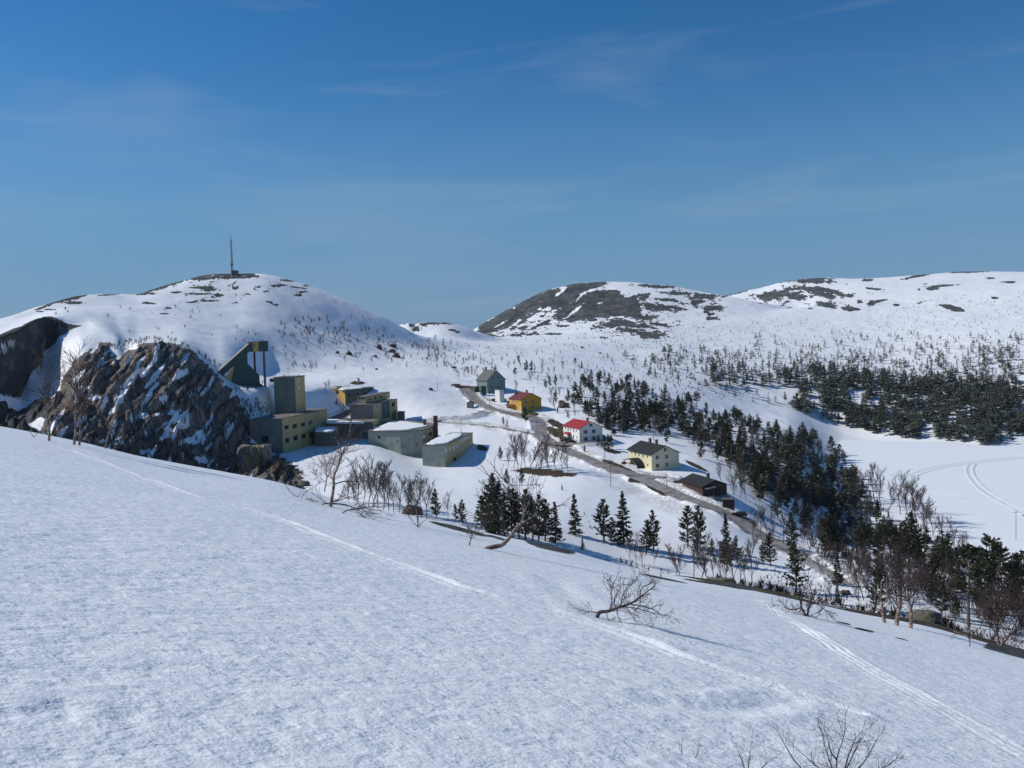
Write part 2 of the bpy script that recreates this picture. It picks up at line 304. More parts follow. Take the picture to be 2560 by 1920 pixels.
bank = np.exp(-((ROADD - 1.9 - edge * .8) / 1.1) ** 2) * (.75 + .9 * fbm(X / 7 + 9, Y / 7, 3))
Z = Z + np.clip(bank, 0, 2) * (ROADD < 9)
# ---- ski and sledge tracks pressed into the near slope
def press(poly, halfw, depth, rim, wob=0.0, ruts=None):
    global Z
    pts = chaikin([hit(a, b, 3, 75) for a, b in poly], 2); pts = densify(pts, 1.0)
    m = DG < 90; ix = np.nonzero(m); gx, gy = X[ix], Y[ix]; best = np.full(gx.shape, 99.); side = np.zeros(gx.shape); along = np.zeros(gx.shape); acc = 0
    for a, b in zip(pts[:-1], pts[1:]):
        s = (np.abs(gx - a.x) < 3) & (np.abs(gy - a.y) < 3); ex, ey = b.x - a.x, b.y - a.y; l2 = ex * ex + ey * ey + 1e-9; ll = math.sqrt(l2)
        if s.any():
            tt = np.clip(((gx[s] - a.x) * ex + (gy[s] - a.y) * ey) / l2, 0, 1)
            d_ = np.hypot(gx[s] - a.x - tt * ex, gy[s] - a.y - tt * ey)
            sg = np.sign((gx[s] - a.x) * ey - (gy[s] - a.y) * ex); bb = best[s]; c = d_ < bb
            bb[c] = d_[c]; best[s] = bb; q1 = side[s]; q1[c] = sg[c]; side[s] = q1; q2 = along[s]; q2[c] = acc + tt[c] * ll; along[s] = q2
        acc += ll
    sdv = best * side; dz = np.zeros(gx.shape)
    for off in (ruts or [0]):
        e = (sdv - off - wob * noise2(along / 4 + off, along * 0 + off)) / halfw
        dz += -depth * np.exp(-e ** 2) + rim * np.exp(-((e - 1.9) / .8) ** 2) + rim * np.exp(-((e + 1.9) / .8) ** 2)
    dz *= (.65 + .6 * noise2(along / 2.3, along * 0 + 3))
    Z[ix] = Z[ix] + np.where(best < 3, dz, 0)
press([(165,1122),(240,1147),(380,1200),(480,1240),(620,1272),(740,1310),(860,1362),(1040,1425),(1230,1490),(1400,1528),(1560,1584),(1700,1642),(1850,1690),(2000,1735),(2140,1780)], .11, .045, .035, .12)
press([(1900,1500),(1990,1560),(2080,1618),(2200,1690),(2320,1755),(2450,1830),(2600,1915)], .05, .022, .016, .10, [-.20, -.02, .14])
press([(1380,1450),(1500,1540),(1620,1590),(1700,1610),(1800,1640)], .3, .03, .02, .2)
press([(1650,1755),(1760,1772),(1860,1768),(1960,1745)], .2, .04, .02, .2)
for (fx, fy) in ((95, 1775), (160, 1790), (150, 1765), (300, 1790), (325, 1782)):
    p = hit(fx, fy); rr = np.hypot((X - p.x), (Y - p.y)); Z = Z - .022 * np.exp(-(rr / .07) ** 2) * (DG < 30)
# below the ice the ground dips under the lake
PXg, PYg = project(X, Y, Z)
# ---------------------------------------------------------------- cover masks (stored on the ground as attributes)
nz = fbm(X / 26, Y / 26, 4); 
ROCK = np.full(Z.shape, -1.0); WARM = np.zeros(Z.shape); HEATH = np.full(Z.shape, -1.0)
# quarry
us, vs = slant(60, 15, -52); us2, vs2 = slant(22, 6, -55)
streak = fbm(us, vs, 3) * 1.2 + fbm(us2, vs2, 2) * .55
qs = sstep(0, 14, sd_spur) * 2.0 - 1.0 
snowy = np.zeros(Z.shape); qx = np.nonzero(sd_spur > -20)
for (a, b, c, d_, r_) in STREAKS:
    snowy[qx] = np.maximum(snowy[qx], ell(PXg[qx], PYg[qx], a, b, c, d_, r_) * 1.4)
rq = np.where(sd_spur > -8, np.clip(sd_spur / 8, -1, 1) * .9 - np.clip(streak * 1.2 - .32, -1, 1) * .9 - np.where(fr > .70, 1.0, 0) * np.clip(noise2(uu / 45 + 3, vv / 30) * 2.6 + .35, 0, 1.5) - snowy * 2.9 * np.clip(1 + streak * 1.2, .4, 2) + fbm(X / 2.0, Y / 2.0, 2) * .35, -1)
ROCK = np.maximum(ROCK, rq)
ROCK = np.maximum(ROCK, np.where(sd_wall > -6, np.clip(sd_wall / 5, -1, 1) + fbm(X / 4, Y / 4, 2) * .3 - 2.5 * np.maximum(np.maximum(ell(PXg, PYg, 30, 856, 36, 12, 5), ell(PXg, PYg, 5, 875, 28, 16)), ell(PXg, PYg, 165, 798, 8, 4)), -1))
ROCK = np.maximum(ROCK, np.where(sd_db > -6, np.clip(sd_db / 6, -1, 1) * .9 + fbm(X / 5, Y / 5, 3) * .9, -1))
WARM = np.maximum(WARM, sstep(-10, 0, sd_spur))
# mountain B and C, dome
def patches(lst, dmin, dmax, amp=.9, sc=18, warm=0):
    global ROCK
    msk = (DG > dmin) & (DG < dmax); ix = np.nonzero(msk); px, py = PXg[ix], PYg[ix]; v = np.full(px.shape, -1.0)
    for e in lst: v = np.maximum(v, ell(px, py, *e) * 1.4)
    n1 = fbm(px / sc, py / sc * 2.6, 5, .62) + .35 * noise2(px / 4.5, py / 2.2); v = v * .8 + n1 * amp * 1.7 - .08
    r = ROCK[ix]; ROCK[ix] = np.maximum(r, v)
vB = np.where(sd_b > -30, np.clip(sd_b / 9, -1, 1) * .8 + fbm(PXg / 26 + PYg / 40, PYg / 9 + PXg / 30, 5, .6) * 1.25 + .3 * noise2(PXg / 4, PYg / 2.5), -1)
snb = np.zeros(Z.shape); bx = np.nonzero(sd_b > -30)
for e in ((1400,732,24,4,-38),(1408,720,12,4,-10),(1480,726,46,3,-18),(1450,742,30,3,-45),(1520,722,60,4,-3),(1550,715,60,7,0),(1345,775,12,4,-40),(1370,770,7,3,-20),(1300,800,40,4,-36),(1255,808,30,3,-30),(1350,752,4,2,-20),(1330,800,40,3,-36),(1440,775,34,4,-40),(1425,757,4,2,0),(1500,758,10,3,-20),(1465,706,8,2,0),(1285,770,5,2,-30)): snb[bx] = np.maximum(snb[bx], ell(PXg[bx], PYg[bx], *e) * 1.5)
ROCK = np.maximum(ROCK, np.where(DG > 1060 * S, vB - 2.4 * np.clip(snb, 0, 1), -1))
patches([(1640,716,55,5,3),(1690,733,40,5,3),(1755,742,32,8,0),(1740,755,20,8,-10),(1670,750,28,5,6),(1610,742,18,10,0),(1640,768,55,10,8),(1690,770,30,6,10),(1590,790,50,9,8),(1560,808,45,10,10),(1530,812,40,8,-6),(1600,815,40,6,6),(1650,812,30,5,6),(1580,826,40,6,5),(1630,838,40,9,0),(1610,834,20,7,0),(1440,797,38,9,-6),(1480,800,16,4,0),(1785,770,28,7,0),(1780,796,20,5,0),(1780,785,12,4,0),(1765,780,10,3),(1350,812,34,4,-25),(1410,815,16,3,-8),(1380,835,24,3),(1770,738,30,4,4),(1640,870,14,4,6),(1648,883,14,4,10),(1680,893,18,5,15),(1285,838,14,3),(1230,838,12,4,0)], 780 * S, 1340 * S, .75, 16)
patches([(1850,728,46,5,-18),(1900,714,60,4,-14),(1960,702,60,3,-8),(2040,697,50,2.5,0),(1930,740,44,12,-8),(1990,742,30,9,8),(1960,728,70,4,-14),(2040,724,60,8,6),(2060,736,34,8,14),(2100,736,20,6,16),(2125,739,14,5,14),(2030,703,60,6,2),(2068,762,28,8,12),(2125,772,22,6,6),(2150,754,8,5),(2180,758,12,7),(2200,752,20,4,-10),(2170,700,14,4),(2185,722,20,3,6),(2330,721,16,6),(2360,714,40,2.5,-3),(2380,769,34,7,14),(2300,689,50,4,-12),(2420,680,60,2.5,-2),(2520,705,20,3),(2486,745,10,3),(2240,762,10,3),(2280,792,12,3),(2268,838,10,3),(2390,848,18,4,16),(2430,861,22,5,14),(2475,695,10,3)], 1150 * S, 1760 * S, .6, 18)
patches([(470,692,26,7,-10),(500,688,40,7,-6),(560,686,36,5,0),(610,685,34,5,3),(440,703,34,8,-20),(410,715,30,6,-22),(380,725,30,4,-25),(500,696,40,5,0),(580,693,60,4,0),(360,735,20,3,-5),(520,722,14,9),(505,719,40,3),(545,738,14,5,8),(500,735,40,2.5),(440,731,16,2.5),(380,734,14,2.5),(520,752,40,2),(590,757,10,2),(480,756,20,2),(372,758,18,3,4),(422,770,9,3),(410,784,14,2),(200,739,30,3,-8),(180,745,26,6,-8),(185,757,28,4,0),(140,755,30,4,-16),(110,767,30,3,-20),(125,774,16,2),(100,779,10,2),(700,713,26,3),(722,701,24,3,4),(690,716,14,2),(745,719,28,2,8),(745,738,14,3,4),(750,731,14,2,0),(672,755,10,3),(690,762,10,3,8),(768,714,14,2),(760,729,12,2),(665,728,10,2),(270,737,30,2,-4),(620,735,8,2),(640,690,14,2),(530,706,10,2)], 430 * S * .9, 585 * S, .5, 12)
patches([(1030,812,8,8),(1040,822,12,8),(1060,812,10,5),(1010,808,12,3),(1080,808,30,4,-3),(1110,808,24,3,3),(1130,825,10,3),(1145,830,8,3),(1250,838,10,2)], 640 * S, 725 * S, .8, 7)
def rockfield(cx, cy, rx, ry, rot, d0, d1, thr, gain=2.2):
    ix = np.nonzero((DG > d0) & (DG < d1) & (np.abs(PXg - cx) < 1.2 * rx) & (np.abs(PYg - cy) < 2.5 * ry)); px, py = PXg[ix], PYg[ix]
    n = fbm(px / 30, py / 9 + px / 90, 5, .62) + .3 * noise2(px / 5, py / 2.5); v = (n - thr + .55 * (np.clip(ell(px, py, cx, cy, rx, ry, rot), -1, .6) - .3)) * gain; ROCK[ix] = np.maximum(ROCK[ix], v)
rockfield(1560, 800, 190, 75, 5, 800 * S, 1330 * S, .30); rockfield(1330, 800, 170, 60, -28, 900 * S, 1330 * S, .24); rockfield(1730, 755, 130, 50, 8, 900 * S, 1340 * S, .36)
rockfield(2010, 742, 210, 55, 0, 1200 * S, 1760 * S, .34); rockfield(2330, 740, 260, 50, 6, 1200 * S, 1760 * S, .50); rockfield(560, 722, 210, 48, 0, 420 * S, 585 * S, .40); rockfield(160, 752, 110, 26, -18, 400 * S, 500 * S, .40); rockfield(960, 885, 120, 40, 5, 430 * S, 560 * S, .62); rockfield(2200, 840, 400, 90, 5, 700 * S, 1200 * S, .66)
# general sprinkling of bare ground on the far slopes
sp = fbm(X / 30, Y / 12, 4) + .5 * fbm(X / 7, Y / 5, 2)
spr = np.where((DG > 600) & (AA > .02) & (DG < 2000), (sp - .66 - .3 * (PYg > 900)) * 2.2, -1); ROCK = np.maximum(ROCK, spr)
# heather and brown earth
for e, lo, hi in (((1362,1181,80,9,5),200,420),((612,1130,40,30,0),240,345),((700,1180,75,34,35),240,345),((1740,1165,30,5,25),200,420),((1390,1060,26,8,25),250,420),((1400,1085,40,12,25),250,420),((1245,1000,22,5,0),300,480),((1180,972,40,7,10),300,520),((1140,963,14,4),300,520),((1290,1010,24,10),300,480),((1325,1035,20,6,0),300,460),((1205,1120,14,7,10),200,400),((1410,1010,16,7,25),300,480),((1545,1165,50,5,22),200,400),((1590,1200,20,7,0),200,400),((1630,1205,40,8,20),200,400),((1700,1205,20,4),200,400),((1640,1225,30,5,30),200,400),((1530,1128,22,6,15),200,400),((1840,1295,60,9,20),180,300),((893,957,17,5),400,520),((1560,1157,8,4),200,400),((1565,940,10,3),300,520)):
    ix = np.nonzero((DG > lo) & (DG < hi + 40) & (np.abs(PXg - e[0]) < 2.2 * e[2]) & (AA > -.62) & (AA < .62)); HEATH[ix] = np.maximum(HEATH[ix], ell(PXg[ix], PYg[ix], *e) * 2 + fbm(X[ix] / 5, Y[ix] / 5, 3) * .8)
# the strip of heather and bare rock just under the near crest
cz = np.interp(PXg, [k[0] for k in K3], [k[1] for k in K3]); ccd = np.interp(PXg, [k[0] for k in K3], [k[2] for k in K3])
jn = np.nonzero((DD > 22) & (DD < 112))[0]; TS = (Z[:, jn] / DD[jn][None]).max(1); TS = np.convolve(np.pad(TS, 6, 'edge'), np.ones(13) / 13, 'valid')
strip = sstep(1640, 1800, PXg) * (((TS[:, None] - Z / DG) * 2200 < 8 + 16 * fbm(X / 8, Y / 8, 3)) | (DG > 66)) * (DG > 34) * (DG < 116) * (DG < 400)
HEATH = np.maximum(HEATH, np.where(strip > 0, strip * 1.4 - .45 + fbm(X / 3, Y / 3, 3) * 1.3 - sstep(96, 116, DG), -1))
for e in ((2450,1620 - 8,140,14,16),):
    pass
near = (DG < 78)
for e in ((2160,1575,26,3,12),(2200,1590,40,1.6,14),(2260,1602,26,4,17),(2290,1612,30,3,17),(2110,1558,22,2,12)):
    ix = np.nonzero(near & (DG > 30) & (np.abs(AA) < .62)); HEATH[ix] = np.maximum(HEATH[ix], ell(PXg[ix], PYg[ix], *e) * 2.2 + fbm(X[ix] / .8, Y[ix] / .8, 3) * .5)
# slabs of bare rock at the near crest
for e, lo, hi in (((1375,1366,66,10,14),38,90),((1150,1323,80,5,14),38,90),((2520,1632,62,16,16),38,90),((1245,1345,30,3,16),38,90),((1660,1447,60,3,12),38,90),((1830,1464,70,5,10),38,90)):
    ix = np.nonzero((DG > lo) & (DG < hi) & (np.abs(AA) < .62)); ROCK[ix] = np.maximum(ROCK[ix], ell(PXg[ix], PYg[ix], *e) * 2.6 + fbm(X[ix] / 1.5, Y[ix] / 1.5, 3) * .5)
MUD = np.where(ROADD < 14, 1 - sstep(-.5, 5.5, ROADD + 3.5 * fbm(X / 9, Y / 9, 3)), 0)
MUD = np.maximum(MUD, np.where((DG > 200) & (DG < 380), np.clip(ell(PXg, PYg, 1630, 1243, 160, 30, 22) * 1.8, 0, 1) * (.5 + .6 * fbm(X / 10, Y / 10, 3)), 0))

def mesh_from(name, verts, faces, mats=(), smooth=True, mi=None):
    me = bpy.data.meshes.new(name); v = np.asarray(verts, np.float32).reshape(-1, 3); f = np.asarray(faces, np.int32)
    n = f.shape[1]; me.vertices.add(len(v)); me.vertices.foreach_set('co', v.ravel())
    me.loops.add(f.size); me.loops.foreach_set('vertex_index', f.ravel())
    me.polygons.add(len(f)); me.polygons.foreach_set('loop_start', np.arange(0, f.size, n, dtype=np.int32)); me.polygons.foreach_set('loop_total', np.full(len(f), n, np.int32))
    if smooth: me.polygons.foreach_set('use_smooth', np.ones(len(f), bool))
    for m_ in mats: me.materials.append(m_)
    if mi is not None: me.polygons.foreach_set('material_index', np.asarray(mi, np.int32))
    me.update(calc_edges=True); return me
def link(name, data, parent=None, loc=None):
    o = bpy.data.objects.new(name, data); scene.collection.objects.link(o)
    if loc is not None: o.location = loc
    if parent is not None: o.parent = parent
    return o
def tag(o, label=None, cat=None, group=None, kind=None):
    if label: o['label'] = label
    if cat: o['category'] = cat
    if group: o['group'] = group
    if kind: o['kind'] = kind
    return o

# ---------------------------------------------------------------- materials
class NT:
    def __init__(s, name):
        s.m = bpy.data.materials.new(name); s.m.use_nodes = True; s.t = s.m.node_tree; s.n = s.t.nodes; s.l = s.t.links
        s.b = s.n['Principled BSDF']
    def new(s, t, **k):
        n = s.n.new(t)
        for a, b in k.items(): setattr(n, a, b)
        return n
    def coord(s):
        if not hasattr(s, 'tc'): s.tc = s.new('ShaderNodeTexCoord')
        return s.tc.outputs['Object']
    def noise(s, scale, detail=4, rough=.5, vec=None, dist=0):
        n = s.new('ShaderNodeTexNoise'); n.inputs['Scale'].default_value = scale; n.inputs['Detail'].default_value = detail
        n.inputs['Roughness'].default_value = rough; n.inputs['Distortion'].default_value = dist; s.l.new(vec or s.coord(), n.inputs['Vector']); return n.outputs['Fac']
    def mapv(s, scale, rot=(0, 0, 0)):
        n = s.new('ShaderNodeMapping'); n.inputs['Scale'].default_value = scale; n.inputs['Rotation'].default_value = rot; s.l.new(s.coord(), n.inputs[0]); return n.outputs[0]
    def attr(s, name):
        n = s.new('ShaderNodeAttribute'); n.attribute_name = name; return n.outputs['Fac']
    def math(s, op, a, b=None, clamp=False):
        n = s.new('ShaderNodeMath', operation=op); n.use_clamp = clamp
        for i, v in enumerate((a, b)):
            if v is None: continue
            if isinstance(v, (int, float)): n.inputs[i].default_value = v
            else: s.l.new(v, n.inputs[i])
        return n.outputs[0]
    def rng(s, x, a, b, c=0., d=1.):
        n = s.new('ShaderNodeMapRange'); n.interpolation_type = 'SMOOTHSTEP'; s.l.new(x, n.inputs[0])
        for i, v in enumerate((a, b, c, d)): n.inputs[i + 1].default_value = v
        return n.outputs[0]
    def mix(s, f, a, b):
        n = s.new('ShaderNodeMix', data_type='RGBA')
        for i, v in ((0, f), (6, a), (7, b)):
            if isinstance(v, (int, float)): n.inputs[i].default_value = v
            elif isinstance(v, tuple): n.inputs[i].default_value = v + (1,) if len(v) == 3 else v
            else: s.l.new(v, n.inputs[i])
        return n.outputs[2]
    def bump(s, h, strength, dist, normal=None):
        n = s.new('ShaderNodeBump'); n.inputs['Strength'].default_value = strength; n.inputs['Distance'].default_value = dist; s.l.new(h, n.inputs['Height'])
        if normal is not None: s.l.new(normal, n.inputs['Normal'])
        return n.outputs[0]
    def out(s, col=None, rough=None, normal=None):
        if col is not None:
            if isinstance(col, tuple): s.b.inputs['Base Color'].default_value = col + (1,)
            else: s.l.new(col, s.b.inputs['Base Color'])
        if rough is not None:
            if isinstance(rough, (int, float)): s.b.inputs['Roughness'].default_value = rough
            else: s.l.new(rough, s.b.inputs['Roughness'])
        if normal is not None: s.l.new(normal, s.b.inputs['Normal'])
        return s.m

SNOWC = (.85, .868, .89)
def terrain_material():
    M_ = NT('snowy_ground'); a_rock = M_.attr('rock'); a_warm = M_.attr('warm'); a_he = M_.attr('heath'); a_mud = M_.attr('mud')
    n1 = M_.noise(.9, 5, .6); n2 = M_.noise(.16, 5, .6); n3 = M_.noise(5.5, 4, .6)
    edge = M_.math('ADD', a_rock, M_.math('MULTIPLY', M_.math('SUBTRACT', n1, .5), .8))
    rf = M_.rng(edge, -.03, .05)
    eh = M_.math('ADD', a_he, M_.math('MULTIPLY', M_.math('SUBTRACT', n1, .5), 1.0)); hf = M_.rng(eh, 0, .22)
    # rock: cold mountain gneiss or brown quarry rock
    r_mtn = M_.mix(M_.rng(n2, .35, .65), (.055, .062, .064), (.125, .133, .122)); r_mtn = M_.mix(M_.rng(n1, .5, .75, 0, .6), r_mtn, (.06, .056, .054)); n6 = M_.noise(.045, 6, .7, M_.mapv((1, 1, 2.5))); r_mtn = M_.mix(M_.rng(n6, .48, .54, 0, .8), r_mtn, (.036, .038, .040))
    vw = M_.mapv((1, 1, .28), (R(18), R(-24), 0)); nq = M_.noise(.35, 6, .65, vw, 1.2); nq2 = M_.noise(.11, 4, .6)
    r_q = M_.mix(M_.rng(nq, .36, .62), (.055, .047, .043), (.30, .265, .235)); r_q = M_.mix(M_.rng(nq2, .50, .60, 0, .8), r_q, (.15, .10, .072)); nq3 = M_.noise(.055, 5, .65); r_q = M_.mix(M_.rng(nq3, .54, .62, 0, .7), r_q, (.22, .21, .19)); r_q = M_.mix(M_.rng(n1, .58, .70, 0, .6), r_q, (.28, .25, .19))
    rock = M_.mix(a_warm, r_mtn, r_q)
    heath = M_.mix(n1, (.035, .022, .014), (.12, .075, .045)); heath = M_.mix(M_.rng(n2, .5, .66), heath, (.095, .10, .045))
    dirt = M_.mix(n1, (.20, .175, .155), (.42, .40, .38))
    snow = M_.mix(M_.rng(n2, .3, .7, 0, .35), SNOWC, (.80, .83, .87))
    mf = M_.math('MULTIPLY', a_mud, M_.rng(n1, .3, .62), True)
    col = M_.mix(mf, snow, dirt); col = M_.mix(hf, col, heath); col = M_.mix(rf, col, rock)
    # relief
    pit = M_.rng(M_.noise(3.4, 3, .6, M_.mapv((1, 1.25, 1), (0, 0, .4))), .22, .62, 0, .016); hs_ = M_.math('ADD', pit, M_.math('ADD', M_.math('MULTIPLY', M_.noise(1.7, 2, .5, M_.mapv((1, 1.3, 1))), .045), M_.math('ADD', M_.math('MULTIPLY', M_.noise(7.0, 3, .6, M_.mapv((1, 1.1, 1), (0, 0, .6))), .024), M_.math('MULTIPLY', M_.noise(48, 2, .6), .005))))
    hr = M_.math('ADD', M_.math('MULTIPLY', nq, 2.2), M_.math('MULTIPLY', n1, .8))
    solid = M_.math('MAXIMUM', rf, hf)
    hh = M_.new('ShaderNodeMix', data_type='FLOAT'); M_.l.new(solid, hh.inputs[0]); M_.l.new(hs_, hh.inputs[2]); M_.l.new(hr, hh.inputs[3])
    nb = M_.bump(hh.outputs[0], 1.0, 1.0)
    rg = M_.mix(solid, (.55,) * 3, (.92,) * 3)
    M_.out(col, rg, nb); M_.b.inputs['Specular IOR Level'].default_value = .25
    return M_.m
MAT_TERR = terrain_material()
def build_terrain():
    nA, nD = Z.shape; idx = np.arange(nA * nD, dtype=np.int32).reshape(nA, nD)
    f = np.stack([idx[:-1, :-1], idx[:-1, 1:], idx[1:, 1:], idx[1:, :-1]], -1).reshape(-1, 4)
    me = mesh_from('snowy_ground', np.stack([X, Y, Z], -1), f[:, ::-1], (MAT_TERR,))
    for nm, arr in (('rock', ROCK), ('warm', WARM), ('heath', HEATH), ('mud', MUD)):
        at = me.attributes.new(nm, 'FLOAT', 'POINT'); at.data.foreach_set('value', np.clip(arr, -2, 3).astype(np.float32).ravel())
    return tag(link('snowy_ground', me), 'snow covered slope, valley and hills with bare rock showing through', None, None, 'structure')
build_terrain()
# behind the viewer the same slope goes on (seen from nowhere in the frame, it only closes the ground)
def build_lake():
    M_ = NT('lake_snow'); n1 = M_.noise(.05, 4, .6); n2 = M_.noise(.6, 3)
    col = M_.mix(M_.rng(n1, .3, .7, 0, .3), (.83, .86, .90), (.78, .82, .88))
    v = M_.coord(); m_ = M_.out(col, .6, M_.bump(M_.math('ADD', M_.math('MULTIPLY', n1, 1.2), M_.math('MULTIPLY', n2, .08)), .5, 1.0))
    a0 = P(2100, 1300, 250); a = np.linspace(R(8), R(50), 90); d = np.geomspace(180, 640, 60)
    AAx, Dx = np.meshgrid(a, d, indexing='ij'); xs, ys = Dx * np.sin(AAx), Dx * np.cos(AAx); zs = np.full(xs.shape, LAKE)
    idx = np.arange(xs.size).reshape(xs.shape); f = np.stack([idx[:-1, :-1], idx[1:, :-1], idx[1:, 1:], idx[:-1, 1:]], -1).reshape(-1, 4)
    return tag(link('frozen_lake', mesh_from('frozen_lake', np.stack([xs, ys, zs], -1), f, (m_,))), 'flat frozen lake under snow with faint sledge tracks', None, None, 'structure')
build_lake()
def build_lake_tracks():
    v, f = [], []
    for pix, w in (([(2600,1138),(2556,1145),(2460,1152),(2375,1163),(2320,1174),(2285,1186),(2262,1199),(2266,1213),(2303,1231),(2375,1244),(2447,1246),(2501,1253),(2560,1275),(2620,1305)], 1.6), ([(2430,1160),(2422,1172),(2426,1190),(2447,1217),(2476,1239),(2520,1262),(2570,1290)], 1.2)):
        pts = chaikin([P(a, b, dplane0(a, b)) for a, b in pix], 3); o = len(v); n = len(pts)
        for k, p in enumerate(pts):
            t = (pts[min(k + 1, n - 1)] - pts[max(k - 1, 0)]).normalized(); nr = Vector((-t.y, t.x, 0))
            for c, zz in ((-1, .0), (-.6, .16), (-.35, .02), (.35, .02), (.6, .16), (1, .0)): q_ = p + nr * (c * w * 2.0); v.append((q_.x, q_.y, LAKE + .03 + zz * 2.2 + (.05 if w < 1.4 else 0)))
        for k in range(n - 1):
            for c in range(5): f.append((o + k * 6 + c, o + k * 6 + c + 1, o + k * 6 + 7 + c, o + k * 6 + 6 + c))
    M_ = NT('packed_track_snow'); m_ = M_.out(M_.mix(M_.noise(.8, 3), (.78, .82, .86), (.72, .77, .83)), .6)
    tag(link('sledge_track', mesh_from('sledge_track', v, f, (m_,))), 'looping sledge track pressed in the snow on the frozen lake', None, None, 'structure')
def dplane0(px, py): return LAKE / float(az_t(px, py)[1])
build_lake_tracks()
def build_roads():
    M_ = NT('road_gravel'); n1 = M_.noise(.35, 5, .6); n2 = M_.noise(2.4, 4, .6); n3 = M_.noise(.12, 3)
    col = M_.mix(M_.rng(n1, .35, .65), (.17, .15, .135), (.31, .29, .27)); col = M_.mix(M_.rng(n2, .5, .75, 0, .5), col, (.075, .06, .05)); col = M_.mix(M_.rng(n3, .56, .70, 0, .4), col, (.36, .36, .37))
    m_ = M_.out(col, M_.rng(n1, .3, .7, .45, .85), M_.bump(n2, .4, .1))
    allv, allf, o_ = [], [], 0
    for ri, (nm, (arr, zs, w)) in enumerate(road_lines.items()):
        t = np.gradient(arr, axis=0); t /= np.linalg.norm(t, axis=1)[:, None] + 1e-9; nrm = np.stack([-t[:, 1], t[:, 0]], 1)
        ww = w / 2 + .5 * fbm(arr[:, 0] / 6, arr[:, 1] / 6, 2); cols = []
        for k, s in enumerate((-1, -.5, 0, .5, 1)):
            xy = arr + nrm * (ww * s)[:, None]; cols.append(np.column_stack([xy, zs + .07 + .012 * ri - .06 * (abs(s) == 1) ]))
        v = np.stack(cols, 1); n = len(arr); idx = np.arange(n * 5).reshape(n, 5) + o_
        f = np.stack([idx[:-1, :-1], idx[:-1, 1:], idx[1:, 1:], idx[1:, :-1]], -1).reshape(-1, 4); allv.append(v.reshape(-1, 3)); allf.append(f[:, ::-1]); o_ += n * 5
    tag(link('gravel_road', mesh_from('gravel_road', np.concatenate(allv), np.concatenate(allf), (m_,))), 'ploughed wet gravel road winding between the houses', None, None, 'structure')
build_roads()
# ================================================================= buildings
def wall_mat(name, col, dark=.55, streak=.5, boards=0, patch=None, rough=.8):
    M_ = NT(name); v = M_.mapv((1, 1, .12)); st = M_.noise(1.1, 5, .65, v); st2 = M_.noise(.35, 4, .6); fine = M_.noise(6, 3)
    c = M_.mix(M_.math('MULTIPLY', M_.rng(st, .45, .72), streak), col, tuple(x * dark for x in col))
    if patch: c = M_.mix(M_.rng(st2, .50, .62, 0, .85), c, patch)
    c = M_.mix(M_.rng(fine, .4, .8, 0, .25), c, tuple(x * .6 for x in col))
    nrm = None
    if boards:
        w = M_.new('ShaderNodeTexWave', wave_type='BANDS', bands_direction='Z'); w.inputs['Scale'].default_value = boards; M_.l.new(M_.coord(), w.inputs[0])
        nrm = M_.bump(w.outputs['Fac'], .35, .03)
    else: nrm = M_.bump(M_.noise(2.5, 5, .6), .35, .12)
    return M_.out(c, rough, nrm)
M = {}
M['teal'] = wall_mat('teal_green_render', (.13, .18, .155), .6, .7, patch=(.21, .20, .16))
M['headgreen'] = wall_mat('dark_green_render', (.045, .095, .084), .75, .4)
M['pale_green'] = wall_mat('weathered_green_concrete', (.32, .36, .30), .6, .6, patch=(.235, .25, .22))
M['concrete'] = wall_mat('dark_grey_concrete', (.155, .152, .158), .6, .6, patch=(.11, .11, .12))
M['greyc'] = wall_mat('grey_concrete', (.25, .235, .22), .7, .5)
M['ochre'] = wall_mat('weathered_ochre_render', (.50, .395, .17), .5, .8, patch=(.34, .29, .17))
M['orange'] = wall_mat('orange_ochre_paint', (.62, .38, .11), .8, .25)
M['flatroof'] = wall_mat('bitumen_flat_roof', (.16, .135, .12), .6, .3, patch=(.25, .21, .19))
M['slab'] = wall_mat('thin_roof_edge', (.13, .115, .105), .6, .5)
M['brick'] = wall_mat('sooty_red_brick', (.17, .07, .05), .45, .7)
M['rust'] = wall_mat('rusty_steel', (.13, .05, .035), .5, .7)
M['steel'] = wall_mat('grey_steel', (.14, .14, .15), .6, .5)
M['white'] = wall_mat('white_wooden_cladding', (.74, .74, .72), .85, .3, boards=2.2)
M['yellow'] = wall_mat('mustard_wooden_cladding', (.55, .31, .028), .8, .3, boards=2.2)
M['cream'] = wall_mat('cream_wooden_cladding', (.68, .61, .40), .85, .3, boards=2.2)
M['houseg'] = wall_mat('grey_green_cladding', (.17, .235, .215), .8, .3, boards=2.2)
M['brown'] = wall_mat('dark_brown_cladding', (.060, .026, .020), .7, .4, boards=2.0)
M['redroof'] = wall_mat('crimson_tile_roof', (.30, .014, .022), .7, .4, boards=3)
M['burgundy'] = wall_mat('burgundy_tile_roof', (.13, .02, .022), .7, .4, boards=3)
M['blackroof'] = wall_mat('black_shingle_roof', (.011, .011, .013), .7, .3)
M['greyroof'] = wall_mat('slate_grey_roof', (.10, .105, .10), .7, .4)
M['found'] = wall_mat('grey_foundation', (.14, .135, .13), .6, .5)
M['snow'] = NT('roof_snow').out(SNOWC, .6)
M['frame'] = NT('window_frame_paint').out((.62, .62, .60), .5)
M['darkframe'] = NT('dark_window_frame').out((.05, .04, .035), .6)
g_ = NT('window_glass'); g_.b.inputs['Specular IOR Level'].default_value = .6; M['glass'] = g_.out(g_.mix(g_.noise(.7, 2), (.012, .014, .018), (.045, .05, .06)), .08)
M['hole'] = NT('dark_opening').out((.006, .006, .007), .95)
M['paleglass'] = NT('pale_boarded_pane').out((.42, .44, .42), .3)
M['door'] = NT('door_paint').out((.10, .06, .035), .6)
